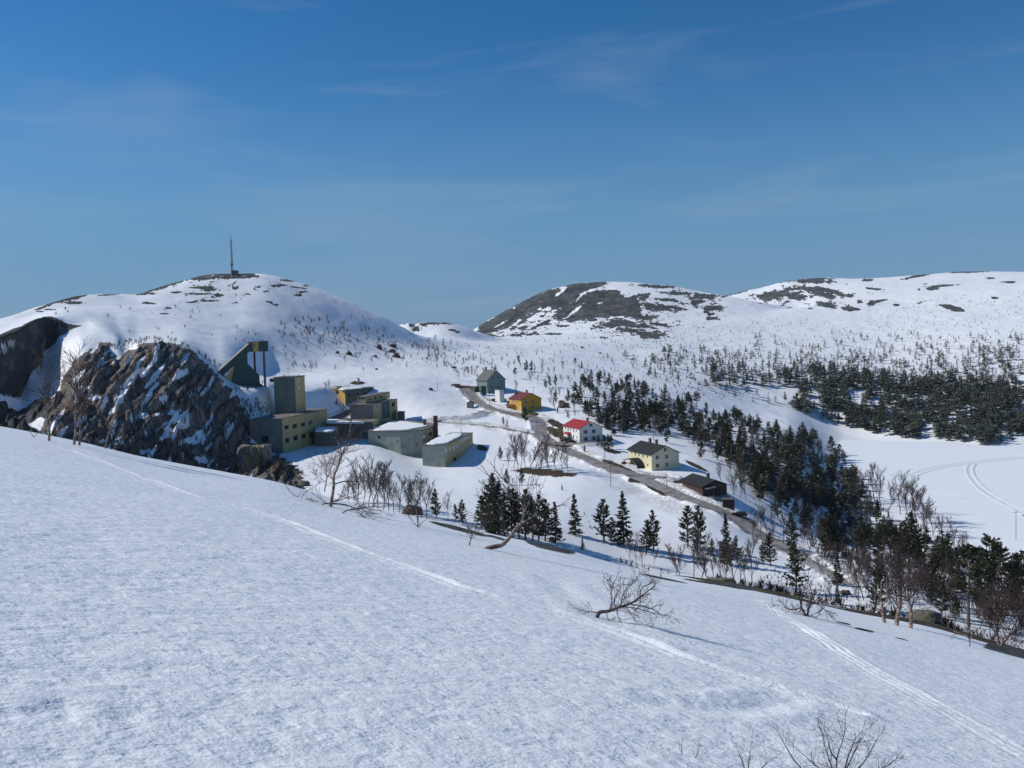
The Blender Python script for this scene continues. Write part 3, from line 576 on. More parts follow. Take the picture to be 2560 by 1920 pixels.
M['doorwhite'] = NT('white_door_paint').out((.6, .6, .58), .6)

class MB:
    """collects shapes; build() links them as one mesh object"""
    def __init__(s): s.v = []; s.f = []; s.mi = []
    def poly(s, pts, mi=0):
        o = len(s.v); s.v += [tuple(p) for p in pts]; s.f.append(tuple(range(o, o + len(pts)))); s.mi.append(mi)
    def prism(s, base, top, mi=0, mtop=None, mside=None):
        n = len(base); o = len(s.v); s.v += [tuple(p) for p in base] + [tuple(p) for p in top]
        s.f.append(tuple(o + i for i in reversed(range(n)))); s.mi.append(mi)
        s.f.append(tuple(o + n + i for i in range(n))); s.mi.append(mtop if mtop is not None else mi)
        for i in range(n):
            j = (i + 1) % n; s.f.append((o + i, o + j, o + n + j, o + n + i)); s.mi.append(mside[i] if mside else mi)
    def box(s, x0, x1, y0, y1, z0, z1, mi=0):
        b = [(x0, y0), (x1, y0), (x1, y1), (x0, y1)]; s.prism([(x, y, z0) for x, y in b], [(x, y, z1) for x, y in b], mi)
    def tube(s, a, b, r0, r1, n=6, mi=0):
        a, b = Vector(a), Vector(b); d = (b - a).normalized(); u = d.orthogonal().normalized(); w = d.cross(u)
        ca = [a + (u * math.cos(2 * math.pi * k / n) + w * math.sin(2 * math.pi * k / n)) * r0 for k in range(n)]
        cb = [b + (u * math.cos(2 * math.pi * k / n) + w * math.sin(2 * math.pi * k / n)) * r1 for k in range(n)]
        s.prism(ca, cb, mi)
    def mesh(s, name, mats, smooth=False):
        me = bpy.data.meshes.new(name); me.from_pydata(s.v, [], s.f)
        for m_ in mats: me.materials.append(m_)
        me.polygons.foreach_set('material_index', s.mi)
        if smooth: me.polygons.foreach_set('use_smooth', [True] * len(s.f))
        me.update(); return me
    def build(s, name, mats, parent=None, loc=None, smooth=False):
        if not isinstance(mats, (list, tuple)): mats = [mats]
        return link(name, s.mesh(name, mats, smooth), parent, loc)
def empty(name, loc, rz=0):
    o = bpy.data.objects.new(name, None); o.empty_display_size = .5; scene.collection.objects.link(o); o.location = loc; o.rotation_euler[2] = rz; return o

def window(parent, o, ux, n, w, h, fm='frame', pane='glass', name='window', t=.06, fw=None):
    """a framed opening; o centre on the wall, ux unit vector along the wall, n outward normal"""
    o, ux, n = Vector(o), Vector(ux), Vector(n); z = Vector((0, 0, 1)); fw = fw if fw is not None else min(.09, w * .12)
    def slab(mb, x0, x1, z0, z1, d0, d1):
        c = [(x0, z0), (x1, z0), (x1, z1), (x0, z1)]
        mb.prism([o + ux * a + z * b + n * d0 for a, b in c], [o + ux * a + z * b + n * d1 for a, b in c])
    m1 = MB(); a, b = w / 2, h / 2
    slab(m1, -a - fw, a + fw, b, b + fw, .0, t); slab(m1, -a - fw, a + fw, -b - fw, -b, .0, t); slab(m1, -a - fw, -a, -b, b, .0, t); slab(m1, a, a + fw, -b, b, .0, t)
    if w > .7 and pane != 'hole': slab(m1, -fw * .3, fw * .3, -b, b, .01, t * .8)
    f = m1.build(name, M[fm], parent); m2 = MB(); slab(m2, -a, a, -b, b, -.02, .022); m2.build('pane', M[pane], f); return f

# ---- flat-roofed blocks of the old mill
def outward(a, b): v = (b - a); return Vector((v.y, -v.x, 0)).normalized()
def dplane(px, py, z):
    a, t = az_t(px, py); return z / float(t)
def block(name, label, cat, corners, zb, wm, sidem, roof='slab', over=.45, thick=.3, group=None, roof_t=None):
    """corners: (px, py, d) for the first, (px, py) on the same level, or a Vector; anticlockwise from above, front side first"""
    p0 = P(*corners[0]); z = p0.z; pts = [Vector((p0.x, p0.y, z))]
    for c in corners[1:]:
        if isinstance(c, Vector): q_ = c
        elif len(c) == 3: q_ = P(*c)
        else: q_ = P(c[0], c[1], dplane(c[0], c[1], z))
        pts.append(Vector((q_.x, q_.y, z)))
    root = empty(name, (p0.x, p0.y, zb)); tag(root, label, cat, group)
    loc = [q_ - Vector((p0.x, p0.y, 0)) for q_ in pts]
    L0 = [Vector((q_.x, q_.y, 0)) for q_ in loc]; T0 = [Vector((q_.x, q_.y, z - zb)) for q_ in loc]
    mb = MB(); mats = []; ms = []
    for k in sidem:
        if k not in mats: mats.append(k)
        ms.append(mats.index(k))
    mb.prism(L0, T0, 0, 0, ms); mb.build('wall', [M[k] for k in mats], root)
    if roof:
        c = sum(T0, Vector()) / len(T0); rb = MB()
        e = [q_ + (q_ - c).normalized() * over for q_ in T0]
        rb.prism([Vector((q_.x, q_.y, q_.z + .003)) for q_ in e], [Vector((q_.x, q_.y, q_.z + thick)) for q_ in e], 0, 1); rb.build('roof', [M['slab'], M[roof_t or 'flatroof']], root)
    root['_h'] = z - zb
    return root, L0, z - zb
def side_pt(root, L0, i, px, py=None, zfix=None):
    """point of wall i seen at pixel column px (and row py)"""
    a = L0[i] + root.location; b = L0[(i + 1) % len(L0)] + root.location
    A, t = az_t(px, py if py is not None else 1050); A = float(A); s, c = math.sin(A), math.cos(A)
    # a + k (b-a) parallel to (s, c)
    den = (b.x - a.x) * c - (b.y - a.y) * s; k = -(a.x * c - a.y * s) / den
    q_ = a + (b - a) * k; d = math.hypot(q_.x, q_.y)
    z = d * float(t) if py is not None else zfix
    return Vector((q_.x, q_.y, z)) - root.location, (b - a).normalized(), outward(a, b)
def pwin(root, L0, i, px, py, wpx, hpx, fm='darkframe', pane='glass', name='window', fw=None, wid=None):
    q_, ux, n = side_pt(root, L0, i, px, py); qa, _, _ = side_pt(root, L0, i, px - wpx / 2, py); qb, _, _ = side_pt(root, L0, i, px + wpx / 2, py)
    d = (q_ + root.location).to_2d().length
    return window(root, q_, ux, n, wid or (qb - qa).length, hpx * d / FPX, fm, pane, name, fw=fw)
def snow_slab(root, pts, h, name='roof_snow'):
    """pts: local outline; a soft pillow of snow with rounded rim"""
    pts = [Vector(p) for p in pts]; n0 = len(pts); 
    ring = [p for a_, b_ in zip(pts, pts[1:] + pts[:1]) for p in (a_.lerp(b_, .06), a_.lerp(b_, .3), a_.lerp(b_, .5), a_.lerp(b_, .7), a_.lerp(b_, .94))]; ring = [p + Vector((noise_s(p.x, p.y), noise_s(p.y, p.x), 0)) * .5 for p in ring]
    c = sum(ring, Vector()) / len(ring); v = []; f = []; n = len(ring)
    for k, (s, hh) in enumerate(((1.0, 0.0), (1.0, h * .7), (.992, h * .95), (.97, h), (.6, h * 1.02), (.2, h * 1.02))):
        v += [c + (p - c) * s + Vector((0, 0, hh)) for p in ring]
        if k:
            for i in range(n): f.append(((k - 1) * n + i, (k - 1) * n + (i + 1) % n, k * n + (i + 1) % n, k * n + i))
    v.append(c + Vector((0, 0, h * 1.05))); top = len(v) - 1; k = 5
    f += [(k * n + i, k * n + (i + 1) % n, top) for i in range(n)]
    me = bpy.data.meshes.new(name); me.from_pydata([tuple(q_) for q_ in v], [], f); me.materials.append(M['snow'])
    me.polygons.foreach_set('use_smooth', [True] * len(f)); me.update(); return link(name, me, root)
def noise_s(x, y): return float(noise2(np.array([x * .7]), np.array([y * .7]))[0])
def roof_pts(root, pix, z):
    out = []
    for px, py in pix:
        zw = z + root.location.z; q_ = P(px, py, dplane(px, py, zw)); out.append(Vector((q_.x, q_.y, zw)) - root.location)
    return out

# (a) the big lower hall, its tower and the rest of the mill
r, L0, h = block('mill_hall', 'large grey and ochre flat roofed mill hall at the quarry edge below the square tower', 'mill building', [(623, 1050.5, 340), (705, 1049.8, 337), (817, 1023)] + [None][:0] + [(742, 1023)], -46, 'concrete', ['concrete', 'ochre', 'concrete', 'concrete'])
for px, py in ((716, 1068.5), (736.5, 1065.5), (757, 1061.5), (775.5, 1056)): pwin(r, L0, 1, px, py, 9.6, 8.2, pane='glass')
for px, py in ((718, 1101), (739, 1095), (759, 1090), (777, 1086.5)): pwin(r, L0, 1, px, py, 9, 10.5, pane='hole')
pwin(r, L0, 0, 663, 1098, 16, 15, pane='hole', name='doorway'); pwin(r, L0, 0, 680, 1098, 14, 15, fm='greyc', pane='greyc', name='shutter')
q_, ux, n_ = side_pt(r, L0, 0, 694, 1086); mb = MB(); a_ = q_ + n_ * .012
mb.prism([a_ + ux * u_ + Vector((0, 0, w_)) for u_, w_ in ((-1.2, -5), (1.5, -5), (1.5, 5.2), (-1.2, 5.2))], [a_ + n_ * .04 + ux * u_ + Vector((0, 0, w_)) for u_, w_ in ((-1.2, -5), (1.5, -5), (1.5, 5.2), (-1.2, 5.2))]); mb.build('green_corner_strip', M['teal'], r)
zr = P(623, 1050.5, 340).z
r, L0, h = block('silo_tower', 'tall square green and ochre concrete tower rising from the mill hall roof', 'tower', [(684, 945, 362), (737, 943.6, 360), (761.5, 942.8, 373), (708, 944, 375)], zr + .31, 'teal', ['teal', 'ochre', 'teal', 'teal'], over=.5, thick=.25)
pwin(r, L0, 1, 746.5, 951.5, 4, 6, 'frame', 'paleglass', fw=.12); pwin(r, L0, 1, 747.5, 969, 4, 8, 'frame', 'paleglass', fw=.12)
q_, ux, n_ = side_pt(r, L0, 0, 712, 941); mb = MB(); mb.tube(q_ + n_ * .35 + Vector((0, 0, .8)), q_ + n_ * .35 - Vector((0, 0, 1.6)), .22, .22); mb.tube(q_ + n_ * .35 - Vector((0, 0, 1.5)), q_ + n_ * .3 + ux * .7 - Vector((0, 0, 2.6)), .2, .2); mb.tube(q_ + n_ * .3 + ux * .7 - Vector((0, 0, 2.5)), q_ + n_ * .2 + ux * .8 - Vector((0, 0, 9.5)), .08, .08); mb.build('vent_pipe', M['slab'], r)
mb = MB(); mb.tube(L0[0] + Vector((.6, 1, h)), L0[0] + Vector((.6, 1, h + 1.0)), .1, .1); mb.build('roof_post', M['slab'], r)
q_, ux, n_ = side_pt(r, L0, 0, 685, 950); mb = MB(); e_ = [q_ - ux * 1.75 + n_ * (-1.6), q_ - ux * 1.75 + n_ * (-.1), q_ - ux * .05 + n_ * (-.1), q_ - ux * .05 + n_ * (-1.6)]
e_ = [e_[1], e_[2], e_[3], e_[0]]; mb.prism([p + Vector((0, 0, -.75)) for p in e_], [p + Vector((0, 0, .55)) for p in e_]); mb.build('rusty_bay', M['rust'], r)
# pole with lamp behind the tower
def post(name, label, px, py, hpx, group=None, kind='pole', arm=False, lean=0.0, dmin=90, r=.11, cat='utility pole'):
    b = hit(px, py, dmin); d = b.to_2d().length; hh = hpx * d / FPX; root = empty(name, b); tag(root, label, cat, group)
    mb = MB(); mb.tube((0, 0, -1.2), (hh * lean, 0, hh), r, r * .7, 7); mb.build('pole', M['timber'], root)
    if arm:
        mb = MB(); mb.box(-.9, .9, -.06, .06, hh - .75, hh - .63); mb.build('crossarm', M['timber'], root)
        mb = MB()
        for x in (-.75, 0, .75): mb.tube((x, 0, hh - .64), (x, 0, hh - .42), .07, .05)
        mb.build('insulators', M['darkframe'], root)
    return root
M['timber'] = wall_mat('weathered_grey_pole', (.13, .11, .095), .6, .5)
lp = post('lamp_post', 'thin lamp post standing in the snow behind the square tower', 721, 950, 28, cat='street lamp', dmin=380)
mb = MB(); hh_ = 28 * lp.location.to_2d().length / FPX; mb.tube((0, 0, hh_ - .1), (.7, 0, hh_ + .1), .05, .05); mb.box(.5, 1.1, -.15, .15, hh_ + .02, hh_ + .25); mb.build('lamp_head', M['darkframe'], lp)
# (c) small snowed-in annex
r, L0, h = block('small_annex', 'low teal flat roofed annex with thick snow on its roof beside the mill hall', 'annex', [(787, 1078.5, 358), (838, 1080), (846, 1072.5), (797, 1071)], -48, 'teal', ['teal', 'teal', 'teal', 'teal'])
snow_slab(r, roof_pts(r, [(787, 1080), (829, 1080.6), (846, 1073), (834, 1070), (792, 1070)], h + .25), .6)
# (d) middle wing
r, L0, h = block('middle_wing', 'long dark green wing with a strip of snow on its roof behind the snow bank', 'mill building', [(806, 1058.5, 375), (932, 1058.8, 368), (950, 1048), (836, 1048)], -46, 'pale_green', ['teal', 'ochre', 'teal', 'teal'])
snow_slab(r, roof_pts(r, [(813, 1058.5), (850, 1059.2), (910, 1059), (908, 1056.2), (860, 1055), (846, 1051), (820, 1051)], h + .25), .6)
# (e) main upper block
r, L0, h = block('crusher_house', 'tall grey and ochre block with dark green recess in the middle of the mill', 'mill building', [(876, 1013.8, 386), (933, 1010.9, 383), (993.2, 998.4), (938, 1001)], -46, 'concrete', ['greyc', 'ochre', 'concrete', 'concrete'])
pwin(r, L0, 1, 944, 1021, 6, 9.5); pwin(r, L0, 1, 983, 1010.8, 7, 9.5, pane='hole')
f_ = pwin(r, L0, 1, 964, 1024, 20, 44, fm='ochre', pane='headgreen', name='recess', fw=.25)
# (f) top block
r, L0, h = block('top_gallery', 'topmost ochre gallery block of the mill with a row of tiny windows', 'mill building', [(892.5, 993, 391), (914, 992.3, 388), (974.5, 980.7), (951, 981.5)], P(876, 1013.8, 386).z + .3, 'teal', ['teal', 'ochre', 'ochre', 'teal'])
for px, py in ((925, 997), (938.7, 994), (951.5, 991.4), (964.5, 988.8)): pwin(r, L0, 1, px, py, 3.4, 4, pane='hole' if px < 960 else 'paleglass', fw=.08)
# (g)
block('side_store', 'small dark concrete store at the right foot of the tallest mill block', 'annex', [(993.5, 1033, 405), (1008.5, 1033.4, 405), (1012, 1029.5), (997, 1029)], -46, 'concrete', ['concrete'] * 4)
# (h) long snow-roofed wing
r, L0, h = block('long_wing', 'long pale green wing with a wide snow covered flat roof and two brick chimneys', 'mill building', [(920, 1079, 351), (1000, 1079.4), (1055, 1076), (1094.5, 1061), (1030, 1053), (960, 1054)], -50, 'pale_green', ['pale_green', 'pale_green', 'ochre', 'concrete', 'concrete', 'concrete'])
pwin(r, L0, 2, 1060, 1091.5, 6, 9); pwin(r, L0, 2, 1076, 1085.5, 6, 8.5)
pwin(r, L0, 0, 948, 1093, 5, 7, pane='hole', fw=.05)
for px, py in ((994, 1103), (1040, 1111)): pwin(r, L0, 0 if px < 999 else 1, px, py, 1.6, 4, pane='hole', fw=.04)
snow_slab(r, roof_pts(r, [(932, 1077), (950, 1077.3), (1020, 1076), (1066, 1067), (1070, 1063.5), (1012, 1055), (984, 1053), (962, 1062)], h + .28), .45)
wingroof = r.location.z + h
def stack(name, label, px0, px1, ytop, zbase, d):
    a, b = P(px0, ytop, d), P(px1, ytop, d); w = (b - a).length; c = (a + b) / 2; root = empty(name, (c.x, c.y + w / 2, zbase)); tag(root, label, 'chimney'); hh = c.z - zbase
    mb = MB(); mb.box(-w / 2, w / 2, -w / 2, w / 2, 0, hh - .35); mb.build('shaft', M['brick'], root)
    mb = MB(); mb.box(-w / 2 - .12, w / 2 + .12, -w / 2 - .12, w / 2 + .12, hh - .35, hh); mb.build('cap', M['slab'], root)
    mb = MB(); mb.box(-w / 2 + .25, w / 2 - .25, -w / 2 + .25, w / 2 - .25, hh + .003, hh + .02); mb.build('flue', M['hole'], root)
stack('brick_chimney', 'short square brick chimney standing on the snowy roof of the long wing', 1057.8, 1064.5, 1048.5, wingroof + .3, 361)
stack('brick_chimney', 'tall square brick chimney at the right corner of the long wing', 1083, 1093, 1040, -48, 362)
# (j) lowest wing with the window rows
r, L0, h = block('office_wing', 'lowest green and ochre mill wing with rows of pale windows and snowy roof', 'mill building', [(1055, 1113.7, 322), (1112.5, 1113.2), (1181.5, 1083), (1126, 1083.5)], -50, 'pale_green', ['pale_green', 'ochre', 'concrete', 'concrete'])
for px, py in ((1115.5, 1126.5), (1124.7, 1122.8), (1134.3, 1119), (1144, 1114.5)): pwin(r, L0, 1, px, py, 4.6, 8.6, 'frame', 'paleglass')
for px, py in ((1150.8, 1103), (1156.4, 1100.2), (1161.4, 1097.6), (1166.3, 1095), (1172, 1092.2)): pwin(r, L0, 1, px, py, 2.5, 8, 'frame', 'paleglass', fw=.06)
for px, py in ((1152.4, 1123), (1157.8, 1120), (1163.2, 1117.4), (1168.6, 1114.6), (1173, 1112), (1178.2, 1109)): pwin(r, L0, 1, px, py, 2.5, 8, 'frame', 'paleglass', fw=.06)
pwin(r, L0, 1, 1136.5, 1147, 7, 7, pane='hole', name='doorway')
snow_slab(r, roof_pts(r, [(1066, 1111.5), (1085, 1112.2), (1112, 1110.5), (1128, 1103.5), (1154, 1090), (1155, 1086), (1135, 1085), (1110, 1091), (1090, 1097)], h + .28), .45)
# (k) conveyor ramp with its railing
a_, b_ = P(812, 1050, 392), P(878, 1019.5, 388); root = empty('conveyor_ramp', (a_.x, a_.y, a_.z)); tag(root, 'sloping concrete ramp with a steel handrail leading up to the middle of the mill', 'ramp')
v_ = b_ - a_; w_ = Vector((-v_.y, v_.x, 0)).normalized() * 3; dn = Vector((0, 0, -2.6))
mb = MB(); mb.prism([dn, v_ + dn, v_ + w_ + dn, w_ + dn], [Vector(), v_, v_ + w_, w_]); mb.build('ramp_deck', M['concrete'], root)
mb = MB()
for k in range(0, 11):
    if k in (0, 1, 5, 6, 10): mb.tube(v_ * (k / 10.) * .98, v_ * (k / 10.) * .98 + Vector((0, 0, 1.5)), .07, .07, 5)
mb.tube(Vector((0, 0, 1.5)), v_ * .98 + Vector((0, 0, 1.5)), .08, .08, 5); mb.tube(Vector((0, 0, .8)), v_ * .98 + Vector((0, 0, .8)), .05, .05, 5); mb.build('handrail', M['steel'], root)
# (l) orange and green house up the slope
r, L0, h = block('transformer_house', 'low orange and dark green flat roofed building with snow on the roof above the mill', 'building', [(823.5, 974.2, 446), (862.5, 976, 436), (933.5, 969.6, 452), (893, 968, 463)], -34, 'orange', ['orange', 'headgreen', 'headgreen', 'orange'], over=.3)
for px, py in ((871.5, 988.5), (894.5, 986.5), (916.5, 984)): pwin(r, L0, 1, px, py, 7, 6, pane='hole')
pwin(r, L0, 0, 842.5, 981, 7, 6.5, pane='hole')
snow_slab(r, roof_pts(r, [(845, 974.8), (862, 975.3), (905, 971), (903, 968.6), (860, 969.5)], h + .28), .45)
mb = MB(); b_ = [P(828, 973, 447), P(842, 973.6, 444), P(853.5, 972.8, 450), P(838, 972.4, 453)]; b_ = [Vector((p.x, p.y, 0)) - Vector((r.location.x, r.location.y, 0)) for p in b_]
mb.prism([p + Vector((0, 0, h + .31)) for p in b_], [p + Vector((0, 0, h + 1.5)) for p in b_], 0, 1); mb.build('roof_cabin', [M['orange'], M['slab']], r)

def hut(name, label, cat, px, py, wpx, hpx, wm, rm, gable=True, ang=20, dmin=200, depth=1.1, rise=.35, door=None, hole=None):
    b = hit(px, py, dmin); d = b.to_2d().length; az = math.atan2(b.x, b.y); w = wpx * d / FPX; hh = hpx * d / FPX; dp = w * depth
    root = empty(name, b, -az + R(ang)); tag(root, label, cat)
    mb = MB(); mb.box(0, w, 0, dp, -1.5, hh)
    if gable:
        rs = w * rise; mb.poly([(0, 0, hh), (w, 0, hh), (w / 2, 0, hh + rs)]); mb.poly([(w, dp, hh), (0, dp, hh), (w / 2, dp, hh + rs)]); mb.build('wall', M[wm], root)
        rb = MB(); o_ = .2
        for s in (-1, 1):
            xe = w / 2 + s * (w / 2 + o_); ze = hh - rs * o_ / (w / 2); q0 = [(w / 2, -o_, hh + rs), (w / 2, dp + o_, hh + rs), (xe, dp + o_, ze), (xe, -o_, ze)]
            if s > 0: q0 = q0[::-1]
            rb.prism([Vector(q) + Vector((0, 0, .004)) for q in q0][::-1], [Vector(q) + Vector((0, 0, .12)) for q in q0][::-1])
        rb.build('roof', M[rm], root)
    else:
        mb.build('wall', M[wm], root); rb = MB(); rb.box(-.15, w + .15, -.15, dp + .15, hh + .003, hh + .16); rb.build('roof', M[rm], root)
    if door: window(root, (w * .5, 0, hh * .42), (1, 0, 0), (0, -1, 0), w * .3, hh * .7, 'frame', door, 'door', fw=.05)
    return root
hut('white_hut', 'tiny white hut on a bare brown mound in the snow above the orange building', 'hut', 893.5, 956, 6, 10, 'white', 'slab', gable=False, ang=12, dmin=380)
hut('bus_shelter_hut', 'small grey gabled hut beside the road fork below the green house', 'hut', 1167, 1020, 16.5, 12, 'greyc', 'blackroof', ang=-6, dmin=300, rise=.33)
hut('tall_garage', 'tall narrow white garage tower standing in front of the green house', 'garage', 1249.5, 1006, 14, 31, 'white', 'slab', gable=False, ang=33, dmin=300, depth=1.5)
hut('green_shed', 'dark green flat roofed porch shed at the left corner of the green house', 'shed', 1187, 981, 13, 14, 'headgreen', 'slab', gable=False, ang=22, dmin=300, depth=.8)
hut('green_shed', 'dark green flat roofed shed in front of the pale long side of the green house', 'shed', 1203, 983, 14, 17, 'headgreen', 'slab', gable=False, ang=22, dmin=300, depth=.3)
hut('woodshed', 'dark brown flat roofed woodshed below the brown bungalow', 'shed', 1807, 1268, 28, 18, 'brown', 'greyroof', gable=False, ang=3, dmin=180, depth=.7)
# (h) the painted wooden houses
def house(name, label, px, py, wallpx, Lpx, Gpx, ang, risepx, wm, rm, wins_l, wins_g, dmin=200, chim=((.55, .62),), found=.0, wml=None, over=.45, trim='frame', gpane='glass'):
    b = hit(px, py, dmin); d = b.to_2d().length; az = math.atan2(b.x, b.y); al = R(ang); H = wallpx * d / FPX
    W = Gpx * d / FPX / math.cos(al); Ln = Lpx * d / FPX / math.sin(al)
    for _ in range(4):          # allow for the far corners being farther off
        W = Gpx * (d + W * math.sin(al)) / FPX / (math.cos(al) - 0) ; Ln = Lpx * (d + Ln * math.cos(al)) / FPX / math.sin(al) if Ln < 26 else Ln
    rs = risepx * d / FPX; root = empty(name, b, -az + al); tag(root, label, 'house', None)
    mb = MB(); mb.box(0, W, 0, Ln, -.0, H, 0); mb.mi[-2] = 1 if False else mb.mi[-2]
    mb.poly([(0, 0, H), (W, 0, H), (W / 2, 0, H + rs)]); mb.poly([(W, Ln, H), (0, Ln, H), (W / 2, Ln, H + rs)])
    mats = [M[wm]]
    if wml: mats.append(M[wml]); mb.mi[5] = 1
    mb.build('wall', mats, root)
    fb = MB(); fb.box(-.03, W + .03, -.03, Ln + .03, -4.5, -.004); fb.build('foundation', M['found'], root)
    rb = MB(); sl = rs / (W / 2)
    for s in (-1, 1):
        xe = W / 2 + s * (W / 2 + over); ze = H - sl * over; q0 = [(W / 2, -over, H + rs), (W / 2, Ln + over, H + rs), (xe, Ln + over, ze), (xe, -over, ze)]
        if s > 0: q0 = q0[::-1]
        rb.prism([Vector(q) + Vector((0, 0, .004)) for q in q0][::-1], [Vector(q) + Vector((0, 0, .2)) for q in q0][::-1])
    rf = rb.build('roof', M[rm], root)
    for u, v in chim:
        cb = MB(); cx, cy = W * u, Ln * v; zt = H + rs - abs(cx - W / 2) * sl; cb.box(cx - .4, cx + .4, cy - .4, cy + .4, zt - .8, zt + 1.5); cb.box(cx - .48, cx + .48, cy - .48, cy + .48, zt + 1.5, zt + 1.65); cb.build('chimney', M['slab'], rf)
    for (u, v, w_, h_, *k) in wins_l:
        window(root, (0, Ln * (1 - u), H * (1 - v)), (0, -1, 0), (-1, 0, 0), w_, h_, k[1] if len(k) > 1 else trim, k[0] if k else gpane)
    for (u, v, w_, h_, *k) in wins_g:
        window(root, (W * u, 0, H * (1 - v)), (1, 0, 0), (0, -1, 0), w_, h_, k[1] if len(k) > 1 else trim, k[0] if k else gpane)
    return root, W, Ln, H, rs
def door(root, y, w, h, mat='door'):
    f = window(root, (0, y, h / 2 + .15), (0, -1, 0), (-1, 0, 0), w, h, 'frame', mat, 'door', fw=.08)
    mb = MB(); mb.box(-.12, -.07, y - w * .35, y - w * .28, h * .5, h * .5 + .12); mb.build('door_handle', M['darkframe'], f)
def corner_trim(root, W, Ln, H, mat):
    for (x, y) in ((0, 0), (W, 0), (0, Ln)):
        mb = MB(); mb.box(x - .05, x + .07, y - .05, y + .07, 0, H - .02); mb.build('corner_board', M[mat], root)
rt_, W, Ln, H, rs = house('white_house', 'white two storey house with a bright crimson roof and two cars parked outside', 1450, 1105, 34, 41, 56, 26, 14.5, 'white', 'redroof',
    [(.15, .17, .55, .6), (.31, .22, .6, 1.1), (.47, .2, .55, .6), (.645, .24, .6, 1.1), (.81, .22, .55, .6), (.62, .72, .6, 1.2), (.83, .70, .6, .7)],
    [(.5, -.19, 1.1, .95), (.26, .28, 1.3, 1.2), (.62, .28, 1.3, 1.2), (.26, .80, 1.3, 1.2), (.62, .80, 1.3, 1.2)], trim='darkframe', chim=((.58, .3),))
door(rt_, Ln * .66, 1.0, 2.0); corner_trim(rt_, W, Ln, H, 'darkframe')
mb = MB(); y0, y1 = Ln * .50, Ln * .80; z0 = 2.35
mb.prism([(-1.7, y0, z0), (.0, y0, z0), (.0, y1, z0), (-1.7, y1, z0)], [(-1.1, y0 + .7, z0 + .75), (.0, y0 + .7, z0 + .8), (.0, y1 - .7, z0 + .8), (-1.1, y1 - .7, z0 + .75)]); mb.build('porch_roof', M['redroof'], rt_)
mb = MB(); mb.box(-1.55, -1.42, y0 + .15, y0 + .28, -.3, z0 - .004); mb.build('porch_post', M['frame'], rt_); mb = MB(); mb.box(-1.55, -1.42, y1 - .28, y1 - .15, -.3, z0 - .004); mb.build('porch_post', M['frame'], rt_)
rt_, W, Ln, H, rs = house('mustard_house', 'mustard yellow two storey house with a burgundy roof by the road bend', 1304, 1029, 30, 30.5, 50, 27, 14.5, 'yellow', 'burgundy',
    [(.28, .2, .5, .9), (.44, .22, .5, .9), (.64, .22, .6, .9), (.76, .24, .5, .9), (.65, .68, .6, .9)], [(.22, .2, 1.1, 1.1), (.55, .2, 1.1, 1.1), (.22, .72, 1.2, 1.1, 'paleglass'), (.57, .70, 1.1, 1.1)], dmin=300, chim=((.56, .45), (.3, .93)))
door(rt_, Ln * .1, .9, 2.0, 'doorwhite')
mb = MB(); y0, y1 = Ln * .48, Ln * .92
mb.box(-2.0, -1.85, y0, y0 + .15, -.5, 2.1); mb.box(-2.0, -1.85, y1 - .15, y1, -.5, 2.1); mb.box(-1.9, 0, y1 - .1, y1, -.5, 2.1); mb.build('porch_post', M['yellow'], rt_)
mb = MB(); mb.prism([(-2.2, y0 - .2, 2.104), (0, y0 - .2, 2.9), (0, y1 + .2, 2.9), (-2.2, y1 + .2, 2.104)], [(-2.2, y0 - .2, 2.25), (0, y0 - .2, 3.05), (0, y1 + .2, 3.05), (-2.2, y1 + .2, 2.25)]); mb.build('porch_roof', M['rust'], rt_)
rt_, W, Ln, H, rs = house('cream_house', 'cream two storey house with black roof and large arched porch canopy above the road', 1630, 1177, 41, 57, 66, 29, 18.5, 'cream', 'blackroof',
    [(.15, .15, .7, .8), (.30, .19, .7, 1.1), (.47, .19, .7, .9), (.64, .22, .7, 1.1), (.82, .2, .7, .8), (.83, .70, .7, .8), (.14, .66, .7, .9)],
    [(.5, -.22, 1.1, 1.2), (.2, .22, 1.25, 1.3), (.55, .22, 1.2, 1.3), (.2, .72, 1.3, 1.4), (.55, .70, 1.2, 1.3)], chim=((.5, .35), (.5, .62)), over=.6)
door(rt_, Ln * .55, 1.1, 2.1); corner_trim(rt_, W, Ln, H, 'frame')
yc, hw = Ln * .60, Ln * .30; mb = MB(); m2 = []
arc = [(yc + hw * 1.15, 2.15), (yc + hw * .8, 2.45), (yc + hw * .4, 2.95), (yc, 3.4), (yc - hw * .35, 3.25), (yc - hw * .7, 2.6), (yc - hw * .95, 1.6), (yc - hw * 1.05, .2)]
mb.prism([(-3.0, y, z) for y, z in arc] + [(-3.0, y, z - .18) for y, z in arc[::-1]], [(0, y, z) for y, z in arc] + [(0, y, z - .18) for y, z in arc[::-1]]); mb.build('porch_canopy', M['blackroof'], rt_)
mb = MB(); mb.box(-2.9, -2.75, yc + hw * .9, yc + hw * .9 + .15, -1, 2.2); mb.build('porch_post', M['door'], rt_); mb = MB(); mb.box(-2.9, -2.75, yc + .2, yc + .35, -1, 3.0); mb.build('porch_post', M['door'], rt_)
rt_, W, Ln, H, rs = house('brown_bungalow', 'dark brown single storey cabin with a black roof beside the road', 1757, 1240, 24, 49, 58, 28, 13, 'brown', 'blackroof',
    [(.28, .5, .9, .8), (.62, .5, .5, .8), (.84, .5, .5, .8)], [(.62, .45, 2.2, 1.0)], dmin=180, chim=((.62, .45),), over=.7, trim='darkframe')
mb = MB(); mb.prism([(W * .02, -2.2, 2.2), (W * .42, -2.2, 2.75), (W * .42, 0, 2.8), (W * .02, 0, 2.4)], [(W * .02, -2.2, 2.32), (W * .42, -2.2, 2.87), (W * .42, 0, 2.95), (W * .02, 0, 2.55)]); mb.build('porch_roof', M['greyroof'], rt_)
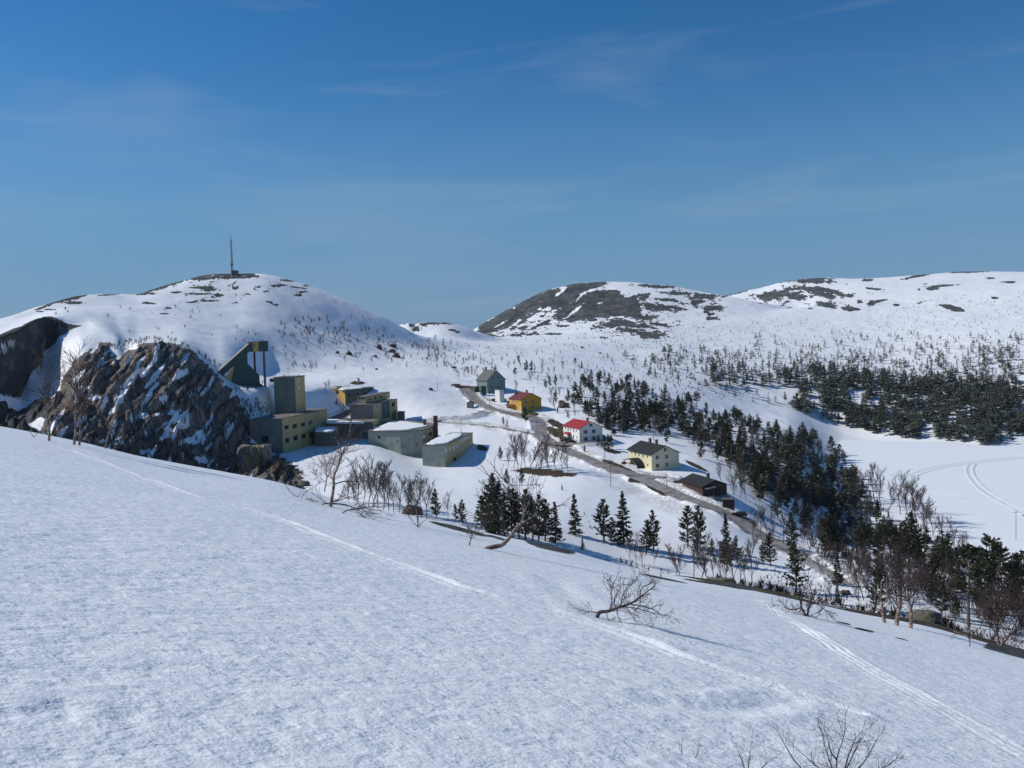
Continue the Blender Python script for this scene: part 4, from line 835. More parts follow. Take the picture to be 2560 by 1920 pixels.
mb = MB(); mb.box(W * .3, W * .3 + .14, -2.1, -1.96, -1.2, 2.55); mb.build('porch_post', M['timber'], rt_)
mb = MB(); mb.box(.3, W * .95, -2.6, -.04, -3.2, -.25); mb.build('terrace', M['greyc'], rt_)
window(rt_, (W * .45, -2.6, -1.5), (1, 0, 0), (0, -1, 0), 2.2, 1.6, 'darkframe', 'houseg', 'garage_door')
rt_, W, Ln, H, rs = house('green_house', 'tall grey green house with a steep grey roof at the top of the road', 1218.4, 984, 33.5, 26, 45.5, 30, 24, 'houseg', 'greyroof',
    [(.15, .12, .5, .9), (.35, .12, .5, .9), (.55, .12, .5, .9), (.75, .12, .5, .9)], [(.45, -.48, .8, .8), (.33, -.17, .9, .9), (.64, -.17, .9, .9), (.74, .1, .9, .4), (.24, .55, 1.0, 1.0), (.62, .55, 1.0, 1.0)], dmin=300, chim=((.5, .12), (.5, .93)), wml=None, trim='houseg')

# ---- headframe
HD = 374
def hp(x, y, d=HD): return P(480 + x * .18083, 800 + y * .18083, d)
root = empty('headframe', hp(700, 880)); tag(root, 'dark green mine headframe with inclined gallery and boxy head house on two tall legs', 'headframe')
RL = root.location; thick = Vector((-2.3, 5.2, 0))
def ex(pts, d, vec, name, mats, par=root, mside=None, off=0.0):
    b = [hp(x, y, d) - RL - Vector((0, off, 0)) for x, y in pts]; mb = MB(); mb.prism(b, [p + vec for p in b][::1], 0, None, mside); mb.mi = mb.mi; return mb.build(name, mats, par)
body = [(345, 745), (590, 525), (835, 307), (845, 438), (790, 440), (765, 465), (770, 605), (930, 760), (938, 870), (985, 905), (1002, 1010), (512, 960), (590, 640), (540, 668), (450, 752), (385, 850), (330, 850)]
ex(body, HD, thick, 'gallery_wall', [M['headgreen'], M['greyc'], M['rust']], mside=[1, 1] + [0] * 9 + [2, 0, 0, 0, 0, 0])
ex([(325, 748), (585, 512), (832, 290), (835, 304), (590, 523), (345, 744)], HD, thick * 1.12, 'gallery_roof', [M['greyc']], off=.35)
ex([(556, 648), (586, 642), (508, 950), (472, 900), (482, 790)], HD - .2, Vector((0, 1.5, 0)), 'yellow_leg', [M['orange']])
ex([(842, 305), (1052, 292), (1052, 432), (842, 438)], HD + .3, thick, 'head_house', [M['headgreen']])
ex([(836, 304), (915, 302), (917, 438), (850, 440)], HD + .02, Vector((0, .24, 0)), 'yellow_panel', [M['orange']])
ex([(765, 303), (1058, 287), (1058, 292), (770, 308)], HD - .4, thick * 1.15, 'head_roof', [M['slab']])
q_ = hp(975, 348, HD + .3) - RL; window(root, q_, (1, 0, 0), (0, -1, 0), .8, 1.0, 'headgreen', 'hole')
q_ = hp(866, 350, HD) - RL; window(root, q_, (1, 0, 0), (0, -1, 0), .3, 1.0, 'orange', 'hole', fw=.03)
for k, (x, w_, m_, dd_) in enumerate(((975, 27, 'steel', .9), (846, 24, 'rust', 4.2))):
    mb = MB(); a_ = hp(x, 436, HD + dd_) - RL; b_ = hp(x + w_, 436, HD + dd_) - RL; mb.box(a_.x, b_.x, a_.y, a_.y + .8, -9 - (4 if k == 0 else 2), a_.z - .01); mb.build('support_leg', M[m_], root)
# ---- mast on the hill and its hut
b = hit(581, 688, 400); d = b.to_2d().length; mh_ = 100 * d / FPX; root = empty('radio_mast', b); tag(root, 'slender lattice radio mast on the summit of the left hill', 'mast')
mb = MB(); w0 = .85; legs = [(w0 * math.cos(a), w0 * math.sin(a)) for a in (.5, 2.6, 4.7)]; hs_ = mh_ * .84; n = 30
for x, y in legs: mb.tube((x, y, -1), (x * .55, y * .55, hs_), .15, .12, 4)
for k in range(n):
    z0, z1 = hs_ * k / n, hs_ * (k + 1) / n; s0, s1 = 1 - .45 * k / n, 1 - .45 * (k + 1) / n
    for i in range(3):
        (xa, ya), (xb, yb) = legs[i], legs[(i + 1) % 3]; mb.tube((xa * s0, ya * s0, z0), (xb * s1, yb * s1, z1), .07, .07, 3); mb.tube((xa * s1, ya * s1, z1), (xb * s1, yb * s1, z1), .06, .06, 3)
mb.build('lattice', M['steel'], root)
mb = MB(); mb.tube((0, 0, hs_ - 1), (0, 0, mh_), .16, .08, 5); mb.build('antenna', M['steel'], root)
mb = MB(); mb.box(-.8, .8, -.5, .5, hs_ * .28, hs_ * .28 + 1.2); mb.build('relay_box', M['steel'], root)
hut('mast_hut', 'small dark equipment hut at the foot of the radio mast', 'hut', 579, 688, 16, 11, 'concrete', 'greyc', gable=False, ang=8, dmin=400, depth=.8)

# ---- utility poles
G_ = 'wooden utility poles'
for (px, py, hpx, arm, dm, lb) in ((1527, 1217, 70, True, 180, 'wooden utility pole on the snow below the road left of the cream house'), (1512, 1158, 61, True, 180, 'wooden utility pole at the upper road edge left of the cream house'), (1504, 1122, 40, False, 180, 'thin pole between two bushy pines right of the white house'),
    (1634, 1104, 63, True, 220, 'tall utility pole behind the black roof of the cream house'), (1802, 1138, 68, True, 220, 'utility pole at the edge of the pine wood above the brown cabin'), (1667, 1220, 35, False, 180, 'short pole in the snow between the cream house and the brown cabin'),
    (1153, 1081, 22, False, 220, 'short pole behind the office wing of the mill'), (1224, 1014, 33, False, 300, 'thin pole beside the tall white garage'), (1334, 990, 24, True, 300, 'utility pole rising behind the mustard house'), (1383, 1090, 45, True, 300, 'utility pole on the brown bank left of the white house'),
    (1094, 974, 26, False, 300, 'lone pole on the snow field left of the green house'), (2540, 1355, 70, True, 200, 'lone utility pole out on the frozen lake at the right edge')):
    post('utility_pole', lb, px, py, hpx, G_, arm=arm, dmin=dm)
for (px, py, hpx, lb) in ((946, 866, 20, 'distant pole by the dark boulders on the slope'), (896, 863, 26, 'distant pole left of the boulders on the slope'), (785, 786, 19, 'lowest of the poles climbing the left hill'), (759, 760, 17, 'second lowest of the poles climbing the left hill'), (729, 737, 15, 'middle pole of the line climbing the left hill'), (701, 716, 17, 'pole near the top of the line climbing the left hill'), (675, 712, 17, 'topmost pole of the line on the left hill')):
    post('utility_pole', lb, px, py, hpx, 'poles climbing the left hill', arm=False, dmin=380)
post('marker_post', 'short dark marker post beside the lower road', 1233, 1068, 6, None, dmin=250, cat='post', r=.15)

# ---- parked cars
M['carblack'] = NT('black_car_paint').out((.008, .009, .012), .25); M['carblue'] = NT('dark_blue_car_paint').out((.010, .016, .035), .22); M['tyre'] = NT('tyre_rubber').out((.015, .015, .015), .9)
M['lamp'] = NT('car_lamp').out((.5, .5, .5), .2); M['rim'] = NT('wheel_rim').out((.3, .3, .31), .35); M['rlamp'] = NT('car_tail_lamp').out((.25, .01, .01), .3)
def car(label, px, py, heading, paint, est=True, dmin=180, up_=.12):
    b = hit(px, py, dmin); root = empty('parked_car', b + Vector((0, 0, up_)), heading); tag(root, label, 'car', 'cars parked by the houses')
    rear = -2.15 if est else -1.55
    lowp = [(-2.2, .35), (-2.2, .80), (-2.1, .92), (1.1, .95), (2.05, .82), (2.2, .6), (2.2, .32)]
    mb = MB(); n = len(lowp)
    for s, (w0, w1) in enumerate(((-.86, .86),)): mb.prism([(x, w0, z) for x, z in lowp], [(x, w1, z) for x, z in lowp])
    top = [(rear, .93), (rear + .3, 1.40), (.25, 1.43), (1.05, .95)]
    mb.prism([(x, -.80 + (.1 if z > 1 else 0), z) for x, z in top], [(x, .80 - (.1 if z > 1 else 0), z) for x, z in top])
    bd = mb.build('body', M[paint], root); md = bd.modifiers.new('b', 'BEVEL'); md.width = .07; md.segments = 2
    mb = MB()
    for s in (-1, 1):
        y0, y1 = s * .775, s * .705; y0 += s * .012; y1 += s * .012
        for xa, xb in (((rear + .22), -.55), (-.45, .75)):
            mb.prism([(xa, y0, 1.0), (xb, y0, 1.0), (min(xb, .3) if xb > 0 else xb, y1, 1.34), (xa + .15, y1, 1.34)], [(xa, y0 + s * .01, 1.0), (xb, y0 + s * .01, 1.0), (min(xb, .3) if xb > 0 else xb, y1 + s * .01, 1.34), (xa + .15, y1 + s * .01, 1.34)])
    mb.build('side_window', M['glass'], root)
    mb = MB(); mb.poly([(1.09, -.72, .98), (1.09, .72, .98), (.33, .66, 1.40), (.33, -.66, 1.40)]); mb.build('windscreen', M['glass'], root)
    mb = MB(); mb.poly([(rear - .02, .70, .99), (rear - .02, -.70, .99), (rear + .27, -.62, 1.36), (rear + .27, .62, 1.36)]); mb.build('rear_window', M['glass'], root)
    for x in (-1.35, 1.35):
        for y in (-.80, .80):
            s = 1 if y > 0 else -1; w = MB(); w.tube((x, y - s * .1, .31), (x, y + s * .10, .31), .31, .31, 14); wh = w.build('wheel', M['tyre'], root)
            w = MB(); w.tube((x, y + s * .10, .31), (x, y + s * .115, .31), .19, .18, 10); w.build('rim', M['rim'], wh)
    for y in (-.62, .62):
        h = MB(); h.box(2.16, 2.22, y - .18, y + .18, .60, .74); h.build('headlight', M['lamp'], root); h = MB(); h.box(-2.23, -2.17, y - .15, y + .15, .66, .82); h.build('tail_light', M['rlamp'], root)
car('black estate car parked close to the white house, half hidden by the other car', 1414, 1105, R(188), 'carblack', True)
car('dark blue hatchback parked in front of the white house nearest to the road', 1426, 1109, R(176), 'carblue', False)
car('dark car parked beside the woodshed below the brown bungalow', 1849, 1292, R(158), 'carblack', True)
# ================================================================= trees
M['bark'] = wall_mat('pine_bark', (.10, .062, .045), .55, .6)
def leafm(name, a, b):
    M_ = NT(name); r_ = M_.new('ShaderNodeObjectInfo'); n1 = M_.noise(1.3, 3); c = M_.mix(M_.rng(n1, .35, .65), a, b)
    c = M_.mix(M_.math('MULTIPLY', r_.outputs['Random'], .45), c, (.050, .046, .022)); return M_.out(c, .75)
M['needle'] = leafm('pine_needles', (.026, .038, .018), (.066, .080, .036)); M['needle'].node_tree.nodes['Principled BSDF'].inputs['Specular IOR Level'].default_value = .25
M['spruce'] = leafm('spruce_needles', (.020, .034, .018), (.048, .064, .032))
M['needlefar'] = leafm('far_pine_needles', (.028, .040, .026), (.058, .070, .044))
b_ = NT('birch_bark'); v_ = b_.mapv((1, 1, 3)); M['birch'] = b_.out(b_.mix(b_.rng(b_.noise(3.5, 4, .6, v_), .42, .58), (.36, .27, .22), (.10, .062, .05)), .7)
b_ = NT('dark_birch_bark'); M['birchdark'] = b_.out(b_.mix(b_.rng(b_.noise(2, 4), .4, .6), (.10, .078, .07), (.045, .034, .032)), .8)
M['twig'] = NT('birch_twigs').out((.060, .038, .036), .8)
M['twigbrown'] = NT('brown_twigs').out((.085, .050, .038), .8)

def tubes(name, segs, n, mats, mi=None, smooth=True):
    """segs: array (k, 8): p0 p1 r0 r1 -> one mesh of k tapered tubes"""
    s = np.asarray(segs, float); p0, p1, r0, r1 = s[:, :3], s[:, 3:6], s[:, 6], s[:, 7]; d = p1 - p0; d /= np.linalg.norm(d, axis=1)[:, None] + 1e-9
    a = np.where(np.abs(d[:, 2:3]) < .9, [[0, 0, 1.]], [[1., 0, 0]]); u = np.cross(d, a); u /= np.linalg.norm(u, axis=1)[:, None] + 1e-9; w = np.cross(d, u)
    ang = np.arange(n) * 2 * np.pi / n; ring = np.cos(ang)[None, :, None] * u[:, None] + np.sin(ang)[None, :, None] * w[:, None]
    v = np.concatenate([p0[:, None] + ring * r0[:, None, None], p1[:, None] + ring * r1[:, None, None]], 1)
    k = len(s); i = np.arange(n); j = (i + 1) % n; f = np.stack([i, j, j + n, i + n], 1)[None] + (np.arange(k) * 2 * n)[:, None, None]
    return mesh_from(name, v.reshape(-1, 3), f.reshape(-1, 4), mats, smooth)
def rot_dir(d, ang, rnd, up_=0.0):
    d = np.array(d, float); a = rnd.normal(size=3); a -= a.dot(d) * d; a /= np.linalg.norm(a) + 1e-9
    v = d * math.cos(ang) + a * math.sin(ang); v[2] += up_; return v / (np.linalg.norm(v) + 1e-9)
RMIN = .008
def grow(rnd, p, d, ln, r, lvl, maxl, out, wig=.22, up_=.05, kids=(5, 5, 4), ang=.75, ratio=.55, steps=5):
    p = np.array(p, float); d = np.array(d, float); d /= np.linalg.norm(d); pts = [(p, d, r)]
    for k in range(steps):
        d = d + rnd.normal(size=3) * wig; d[2] += up_; d /= np.linalg.norm(d); q_ = p + d * ln / steps; r2 = r * (1 - .72 * (k + 1) / steps) if lvl else r * (1 - .62 * (k + 1) / steps)
        r1 = r * (1 - .72 * k / steps) if lvl else r * (1 - .62 * k / steps)
        out[min(lvl, 3)].append(np.concatenate([p, q_, [r1, r2]])); p = q_; pts.append((p, d, r2))
    if lvl < maxl:
        nk = kids[min(lvl, len(kids) - 1)]
        for c in range(nk):
            t = (.25 if lvl else .20) + (.75 if lvl else .80) * (c + rnd.random()) / nk; k = min(int(t * steps), steps - 1); fr = t * steps - k
            pp = pts[k][0] * (1 - fr) + pts[min(k + 1, steps)][0] * fr
            dd = rot_dir(pts[k][1], ang * (.6 + .7 * rnd.random()), rnd, .18)
            grow(rnd, pp, dd, ln * ratio * (1.15 - .55 * t) * (.75 + .5 * rnd.random()), max(pts[k][2] * .55, RMIN), lvl + 1, maxl, out, wig * 1.15, up_, kids, ang, ratio, max(3, steps - 1))
def birch_parts(seed, h=6.0, stems=1, kids=(9, 6, 4), tw=.0135, spread=.12):
    rnd = np.random.default_rng(seed); out = [[], [], [], []]
    for s in range(stems):
        a = rnd.random() * 6.28; sp = spread * (1 if stems == 1 else 2.6)
        grow(rnd, (math.cos(a) * .12 * (stems > 1), math.sin(a) * .12 * (stems > 1), -.3), (math.cos(a) * sp, math.sin(a) * sp, 1), h * (.82 + .2 * rnd.random()) * 1.0, .006 * h + .025, 0, 3, out, .09, .09, kids, .62, .42, 8)
    big = out[0] + out[1]; fine = np.array(out[2] + out[3]); fine[:, 6:] = np.maximum(fine[:, 6:], [tw, tw * .55]); big = np.array(big); big[:, 6:] = np.maximum(big[:, 6:], .018)
    return tubes('birch_trunk', big, 5, (M['birchdark'],)), tubes('birch_crown', fine, 3, (M['twig'],))
BIRCH = [birch_parts(100 + i, 6.0, 1, (15, 8, 5) if i % 2 else (13, 9, 5)) for i in range(7)]
SHRUB = [birch_parts(200 + i, 3.0, 4, (9, 6, 3), .009, .22) for i in range(3)]

def pine_parts(seed, h=9.0, kind=0, fine=1.0):
    """kind 0 bushy pine, 1 slim spruce, 2 old pine with bare lower trunk"""
    rnd = np.random.default_rng(seed); segs = []; tri = []
    lean = rnd.normal(size=2) * .02; z = .0; tr = lambda z_: np.array([lean[0] * z_ + .10 * math.sin(z_ * .6 + seed) * (kind != 1), lean[1] * z_ + .10 * math.cos(z_ * .5 + seed) * (kind != 1), z_])
    rb = .018 * h + .02; N_ = 9
    for k in range(N_): a, b = -.4 + (h + .4) * k / N_, -.4 + (h + .4) * (k + 1) / N_; segs.append(np.concatenate([tr(a), tr(b), [rb * (1 - .9 * max(a, 0) / h), rb * (1 - .9 * b / h)]]))
    z0 = {0: .12, 1: .05, 2: .38}[kind] * h; step = {0: .40, 1: .30, 2: .42}[kind]; z = z0
    while z < h * .985:
        t = (z - z0) / (h - z0)
        if kind == 0: R_ = h * .26 * (1 - t) ** .72 * (.55 + .45 * min(1, t * 5)) + .12
        elif kind == 1: R_ = h * .185 * (1 - t) ** .95 + .08
        else: R_ = h * .25 * math.sin(math.pi * min(1, .22 + .78 * t)) ** .8 * (1 - .25 * t) + .15
        nb = int(rnd.integers(4, 7))
        for b in range(nb):
            if rnd.random() < (.20 if kind != 1 else .08): continue
            a = rnd.random() * 6.283; L_ = R_ * (.55 + .62 * rnd.random()); el = {0: .25 + .35 * t, 1: -.22 + .5 * t, 2: .12 + .4 * t}[kind] + rnd.normal() * .12
            d = np.array([math.cos(a) * math.cos(el), math.sin(a) * math.cos(el), math.sin(el)]); p0 = tr(z); p1 = p0 + d * L_ + np.array([0, 0, (.10 if kind != 1 else .12) * L_])
            segs.append(np.concatenate([p0, p1, [.02 + .012 * L_, .008]]))
            nt_ = max(3, int(L_ * 5.6 * fine))
            for k in range(nt_):
                s = .28 + .72 * (k + rnd.random()) / nt_; c = p0 + (p1 - p0) * s + rnd.normal(size=3) * .07 * (L_ ** .5)
                for q_ in range(5):
                    dv = d * (.55 + .3 * rnd.random()) + rnd.normal(size=3) * np.array([.62, .62, .36]) + np.array([0, 0, .22 if kind != 1 else -.05]); dv /= np.linalg.norm(dv)
                    ln = (.34 + .22 * rnd.random()) / fine ** .5 * (.6 + .4 * min(1, L_)); sd_ = np.cross(dv, rnd.normal(size=3)); sd_ /= np.linalg.norm(sd_) + 1e-9; w = (.085 + .04 * rnd.random()) / fine ** .5
                    cc = c - dv * ln * .25; tri.append([cc - sd_ * w, cc + sd_ * w, cc + dv * ln])
        z += step * (.75 + .5 * rnd.random()) * (1 - .25 * t)
    v = np.array(tri).reshape(-1, 3); f = np.arange(len(v)).reshape(-1, 3)
    return tubes('pine_trunk', np.array(segs), 5, (M['bark'],)), mesh_from('pine_crown', v, f, (M['spruce'] if kind == 1 else M['needle'],), False)
PINE = {0: [pine_parts(300 + i, 9, 0) for i in range(5)], 1: [pine_parts(320 + i, 9, 1) for i in range(4)], 2: [pine_parts(340 + i, 9, 2) for i in range(5)]}
BIGPINE = {0: [pine_parts(360, 9, 0, 2.6), pine_parts(361, 9, 0, 2.4)], 1: [pine_parts(362, 9, 1, 2.4)], 2: [pine_parts(363, 9, 2, 2.6), pine_parts(364, 9, 2, 2.4)]}

def place_tree(kind_name, parts, b, sc, label, cat, group, wide=1.0):
    r_ = bpy.data.objects.new(kind_name, None); scene.collection.objects.link(r_); r_.empty_display_size = .4
    r_.location = b; r_.rotation_euler[2] = random.random() * 6.28; r_.scale = (sc * wide, sc * wide, sc); tag(r_, label, cat, group)
    for nm, me in zip(('trunk', 'crown'), parts):
        o = bpy.data.objects.new(nm, me); scene.collection.objects.link(o); o.parent = r_
    return r_
ORD = ['leftmost', 'second', 'third', 'fourth', 'fifth', 'sixth', 'seventh', 'eighth', 'ninth', 'tenth', 'eleventh', 'twelfth', 'thirteenth', 'fourteenth', 'fifteenth', 'sixteenth', 'seventeenth', 'eighteenth', 'nineteenth', 'twentieth']
def ordlabel(i, n, what, where):
    if i == 0: return f'leftmost {what} {where}'
    if i == n - 1: return f'rightmost {what} {where}'
    return f'{ORD[i]} {what} from the left {where}'
n_pines = 0
def pines(lst, what, where, group, dmin, k_=None, big=False):
    global n_pines
    lst = sorted(lst)
    for i, (px, py, hpx, kd) in enumerate(lst):
        b = hit(px, py, dmin); d = b.to_2d().length; h = hpx * d / FPX; src = (BIGPINE if d < 175 else PINE)[kd]
        place_tree('pine_tree' if kd != 1 else 'spruce_tree', src[int(rng.integers(len(src)))], b, h / 9, ordlabel(i, len(lst), what, where), 'tree', group, .95 + .25 * rng.random()); n_pines += 1
# the dark clump and the row on the snow below the road
pines([(1203,1322,85,0),(1220,1330,120,0),(1234,1337,158,1),(1247,1340,140,1),(1262,1342,115,0),(1280,1342,122,0),(1297,1346,118,0),(1315,1350,128,0),(1332,1352,112,0),(1348,1353,118,0),(1364,1353,108,0),(1389,1356,104,1)], 'pine', 'of the dense clump behind the curved birch', 'pines of the dense clump', 85)
pines([(1440,1337,106,1),(1511,1354,108,0),(1530,1362,70,0),(1560,1362,136,1),(1617,1386,88,0),(1634,1378,104,0),(1720,1366,102,0),(1744,1381,118,0)], 'pine', 'in the row on the snow below the road', 'pines in the row below the road', 85)
pines([(1091,1296,74,0),(1139,1303,44,0),(1157,1312,64,0)], 'pine', 'of the three beside the bare birches below the mill', 'three pines below the mill', 85)
pines([(1251,1151,36,0),(1268,1213,42,0),(1304,1213,44,0),(1272,1240,26,0)], 'small pine', 'standing alone on the snow around the brown mound', 'small pines around the brown mound', 150)
pines([(1457,1374,33,1),(1553,1409,17,0),(1780,1386,40,0),(1405,1225,16,1)], 'tiny spruce', 'near the row of pines below the road', 'tiny young spruces', 85)
pines([(1818,1412,128,1),(1907,1410,56,0),(1926,1416,84,0),(1978,1376,92,0),(1990,1482,122,0),(1842,1400,60,0)], 'pine', 'beside the lower end of the road', 'pines beside the lower road', 82)
pines([(2063,1389,106,0),(2074,1388,96,0),(2084,1388,92,0),(2106,1392,96,1),(2159,1397,82,2),(2176,1400,70,2),(2207,1409,90,2),(2228,1405,84,2),(2262,1405,96,0),(2275,1412,122,0),(2296,1413,72,2),(2346,1424,76,0),(2366,1433,92,0)], 'pine', 'in the open row above the lower road near the lake', 'pines between lower road and lake', 82)
pines([(2093,1463,80,1),(2094,1511,50,1),(2189,1526,124,0),(2328,1508,82,1),(2355,1541,80,0),(2388,1554,58,0),(2424,1567,190,2),(2452,1500,120,2),(2477,1508,152,2),(2497,1484,110,2),(2522,1519,104,1),(2537,1511,100,2),(2556,1500,110,2)], 'pine', 'just behind the near snow crest at the right', 'pines behind the near crest at the right', 82)
pines([(1496,1118,31,0),(1510,1124,38,0),(1520,1127,42,0),(1529,1122,36,0)], 'rounded pine', 'of the bushy clump beside the white house', 'bushy pines beside the white house', 200)
pines([(1462,1132,20,0),(1259,1062,20,0),(1268,1063,14,0),(1314,1056,40,0),(1310,1050,30,0)], 'low bushy pine', 'among the snow banks between the houses', 'low pines between the houses', 200)
pines([(1288,946,28,2),(1315,929,30,0),(1328,929,28,0),(1365,971,22,0),(1374,967,28,0),(1389,966,30,0),(1389,1006,32,0),(1420,1006,36,0),(1436,1026,44,2),(1438,918,24,2),(1455,920,19,1),(1498,950,22,0),(1421,1046,20,0),(1394,1034,16,0),(1298,908,20,0),(1308,1000,14,0)], 'pine', 'scattered on the slope behind the mustard house', 'pines scattered behind the mustard house', 300)
pines([(842,1013,16,0),(747,944,9,0)], 'small pine', 'standing alone in the snow near the orange building', 'small pines by the orange building', 300)
# the wood between the houses and the lake
def in_poly(px, py, poly): return poly_sd(np.array([px]), np.array([py]), poly)[0]
def sample_poly(poly, n, rnd, minpx=4.0, dens=None):
    p = np.array(poly, float); lo, hi = p.min(0), p.max(0); out = []; tries = 0
    while len(out) < n and tries < n * 60:
        tries += 1; q_ = lo + rnd.random(2) * (hi - lo)
        if in_poly(q_[0], q_[1], poly) < 0: continue
        if dens is not None and rnd.random() > dens(q_[0], q_[1]): continue
        if any(abs(q_[0] - o[0]) < minpx and abs(q_[1] - o[1]) < minpx * .6 for o in out[-260:]): continue
        out.append(q_)
    return out
rw = np.random.default_rng(77)
WOOD = [(1430,972),(1480,940),(1530,945),(1600,968),(1700,1002),(1800,1040),(1880,1068),(1960,1085),(2050,1105),(2105,1150),(2140,1210),(2165,1265),(2120,1290),(2050,1270),(1985,1262),(1900,1248),(1862,1215),(1850,1180),(1790,1135),(1740,1110),(1660,1090),(1590,1078),(1530,1090),(1490,1062),(1450,1030)]
for q_ in sorted([tuple(x) for x in sample_poly(WOOD, 140, rw, 6)], key=lambda a: a[0]):
    b = hit(q_[0], q_[1], 200); d = b.to_2d().length; kd = 0 if rw.random() < .62 else (1 if rw.random() < .4 else 2)
    h = (7.2 + 3.6 * rw.random()) * (.72 if q_[0] < 1500 else 1) * (1 if rw.random() > .25 else .65)
    place_tree('pine_tree' if kd != 1 else 'spruce_tree', PINE[kd][int(rw.integers(len(PINE[kd])))], b, h / 9, 'dark pine in the dense wood between the houses and the frozen lake', 'tree', 'pines of the wood by the lake', 1.15 + .35 * rw.random()); n_pines += 1
for q_ in sample_poly([(1560,1080),(1700,1090),(1860,1150),(1990,1260),(2150,1290),(2330,1400),(2290,1440),(2150,1400),(1980,1340),(1900,1270),(1840,1190),(1700,1130)], 24, rw, 14) + sample_poly([(1980,1230),(2140,1270),(2260,1340),(2400,1410),(2560,1480),(2560,1560),(2400,1540),(2200,1440),(2030,1330),(1960,1280)], 34, rw, 12):
    b = hit(q_[0], q_[1], 110); h = 4.5 + 4.5 * rw.random()
    place_tree('pine_tree', PINE[0][int(rw.integers(5))], b, h / 9, 'loose pine of the open wood stretching along the lake to the right edge', 'tree', 'loose pines along the wood edge', 1.15); n_pines += 1

# bare birches
n_birch = 0
def birches(lst, what, where, group, dmin, wide=1.0, same=None):
    global n_birch
    for i, (px, py, hpx) in enumerate(sorted(lst)):
        b = hit(px, py, dmin); d = b.to_2d().length; h = hpx * d / FPX; src = SHRUB if h < 2.2 and same is None else BIRCH
        lab = same or ordlabel(i, len(lst), what, where)
        place_tree('birch_tree', src[int(rng.integers(len(src)))], b, h / (6.0 if src is BIRCH else 3.0), lab, 'tree', group, wide * (.9 + .3 * rng.random())); n_birch += 1
birches([(874,1258,70),(884,1262,92),(896,1266,100),(908,1262,84),(920,1268,110),(934,1270,128),(945,1274,112),(958,1278,100),(972,1280,96),(985,1284,112),(1000,1288,96),(1016,1288,90),(1030,1290,84),(1043,1294,96),(1056,1298,110),(1066,1296,90)], 'bare birch', 'in the thicket below the mill', 'birches of the thicket below the mill', 82, 1.1)
birches([(1270,1170,56),(1284,1172,72),(1294,1174,84),(1302,1166,78),(1314,1176,82),(1326,1178,80),(1338,1180,76),(1352,1178,64),(1366,1182,86),(1376,1184,88),(1392,1184,66),(1406,1186,74),(1420,1188,66)], 'bare birch', 'in the row on the brown mound', 'birches on the brown mound', 150, 1.05)
birches([(1215,1300,110),(1240,1322,130),(1120,1300,60),(1290,1305,90)], 'bare birch', 'among the pines of the dense clump', 'birches among the dense clump', 85)
birches([(1500,1440,40),(1575,1405,66),(1590,1412,72),(1606,1414,60),(1635,1412,46),(1690,1446,84),(1700,1450,96),(1735,1456,110),(1752,1460,116),(1768,1462,104),(1784,1456,90),(1800,1460,118),(1812,1464,96),(1836,1466,110),(1850,1458,92),(1866,1464,84),(1880,1468,120)], 'bare birch', 'along the near crest below the road', 'birches along the near crest', 82)
birches([(1900,1340,70),(1915,1350,84),(1880,1345,70),(1930,1366,66),(1960,1360,80),(2010,1440,60),(2050,1440,44),(2120,1440,30)], 'bare birch', 'beside the bend of the lower road', 'birches beside the lower road', 100)
birches([(1760,1130,54),(1835,1248,60),(1826,1190,60),(1846,1196,66),(1858,1202,58),(1805,1212,56),(1836,1236,72),(1850,1244,66),(1864,1250,62)], 'bare birch', 'on the slope around the brown cabin', 'birches around the brown cabin', 180)
birches([(2140,1260,70),(2170,1255,84),(2188,1262,96),(2205,1272,80),(2222,1280,60),(2250,1292,88),(2262,1300,70),(2280,1312,96),(2292,1318,104),(2306,1326,90),(2318,1336,80),(2330,1348,72),(2356,1350,60),(2376,1352,50),(2406,1390,60),(2392,1400,70)], 'bare birch', 'of the belt along the lake shore', 'birches along the lake shore', 180, 1.15)
birches([(2128,1440,40),(2148,1522,104),(2160,1500,120),(2170,1490,80),(2230,1522,96),(2262,1500,110),(2300,1520,90),(2078,1512,70),(2240,1505,130),(2284,1470,60),(2420,1540,70),(2448,1575,100),(2540,1590,110),(2475,1590,120),(2520,1575,110)], 'bare birch', 'among the pines behind the near crest', 'birches behind the near crest at the right', 82)
birches([(1228,946,22),(1290,985,34),(1430,1010,26),(1390,1030,60),(1405,960,26),(1352,940,30),(1338,938,24),(1146,950,22),(1172,937,22)], 'bare birch', 'on the slope around the green house', 'birches around the green house', 300)
sh_ = [(600,978,24),(768,840,22),(785,835,12),(800,874,30),(743,920,20),(735,903,20),(765,927,22),(778,930,24),(790,926,20),(815,985,28),(826,975,24),(590,985,20),(735,925,22),(712,900,18),(680,880,14),(863,910,22),(894,905,24),(840,928,16),(930,911,18),(1017,925,18),(967,905,22),(980,910,18),(910,932,14),(1005,905,20),(1045,880,18),(1095,905,18),(1120,925,24),(1110,915,18),(1140,938,24),(1165,935,18),(1190,935,20),(1075,860,16),(1088,855,20),(1110,865,20),(1130,866,16),(960,835,18),(945,840,16),(900,820,12),(880,797,12),(862,835,22),(782,833,18),(820,810,22),(924,808,12),(908,798,10),(660,860,12),(650,880,14)]
birches([(a_, b_, c_) for a_, b_, c_ in sh_], '', '', 'small bare birches on the slope', 330, 1.2, same='small bare birch dotted over the snow slope behind the mill')
rb_ = np.random.default_rng(5)
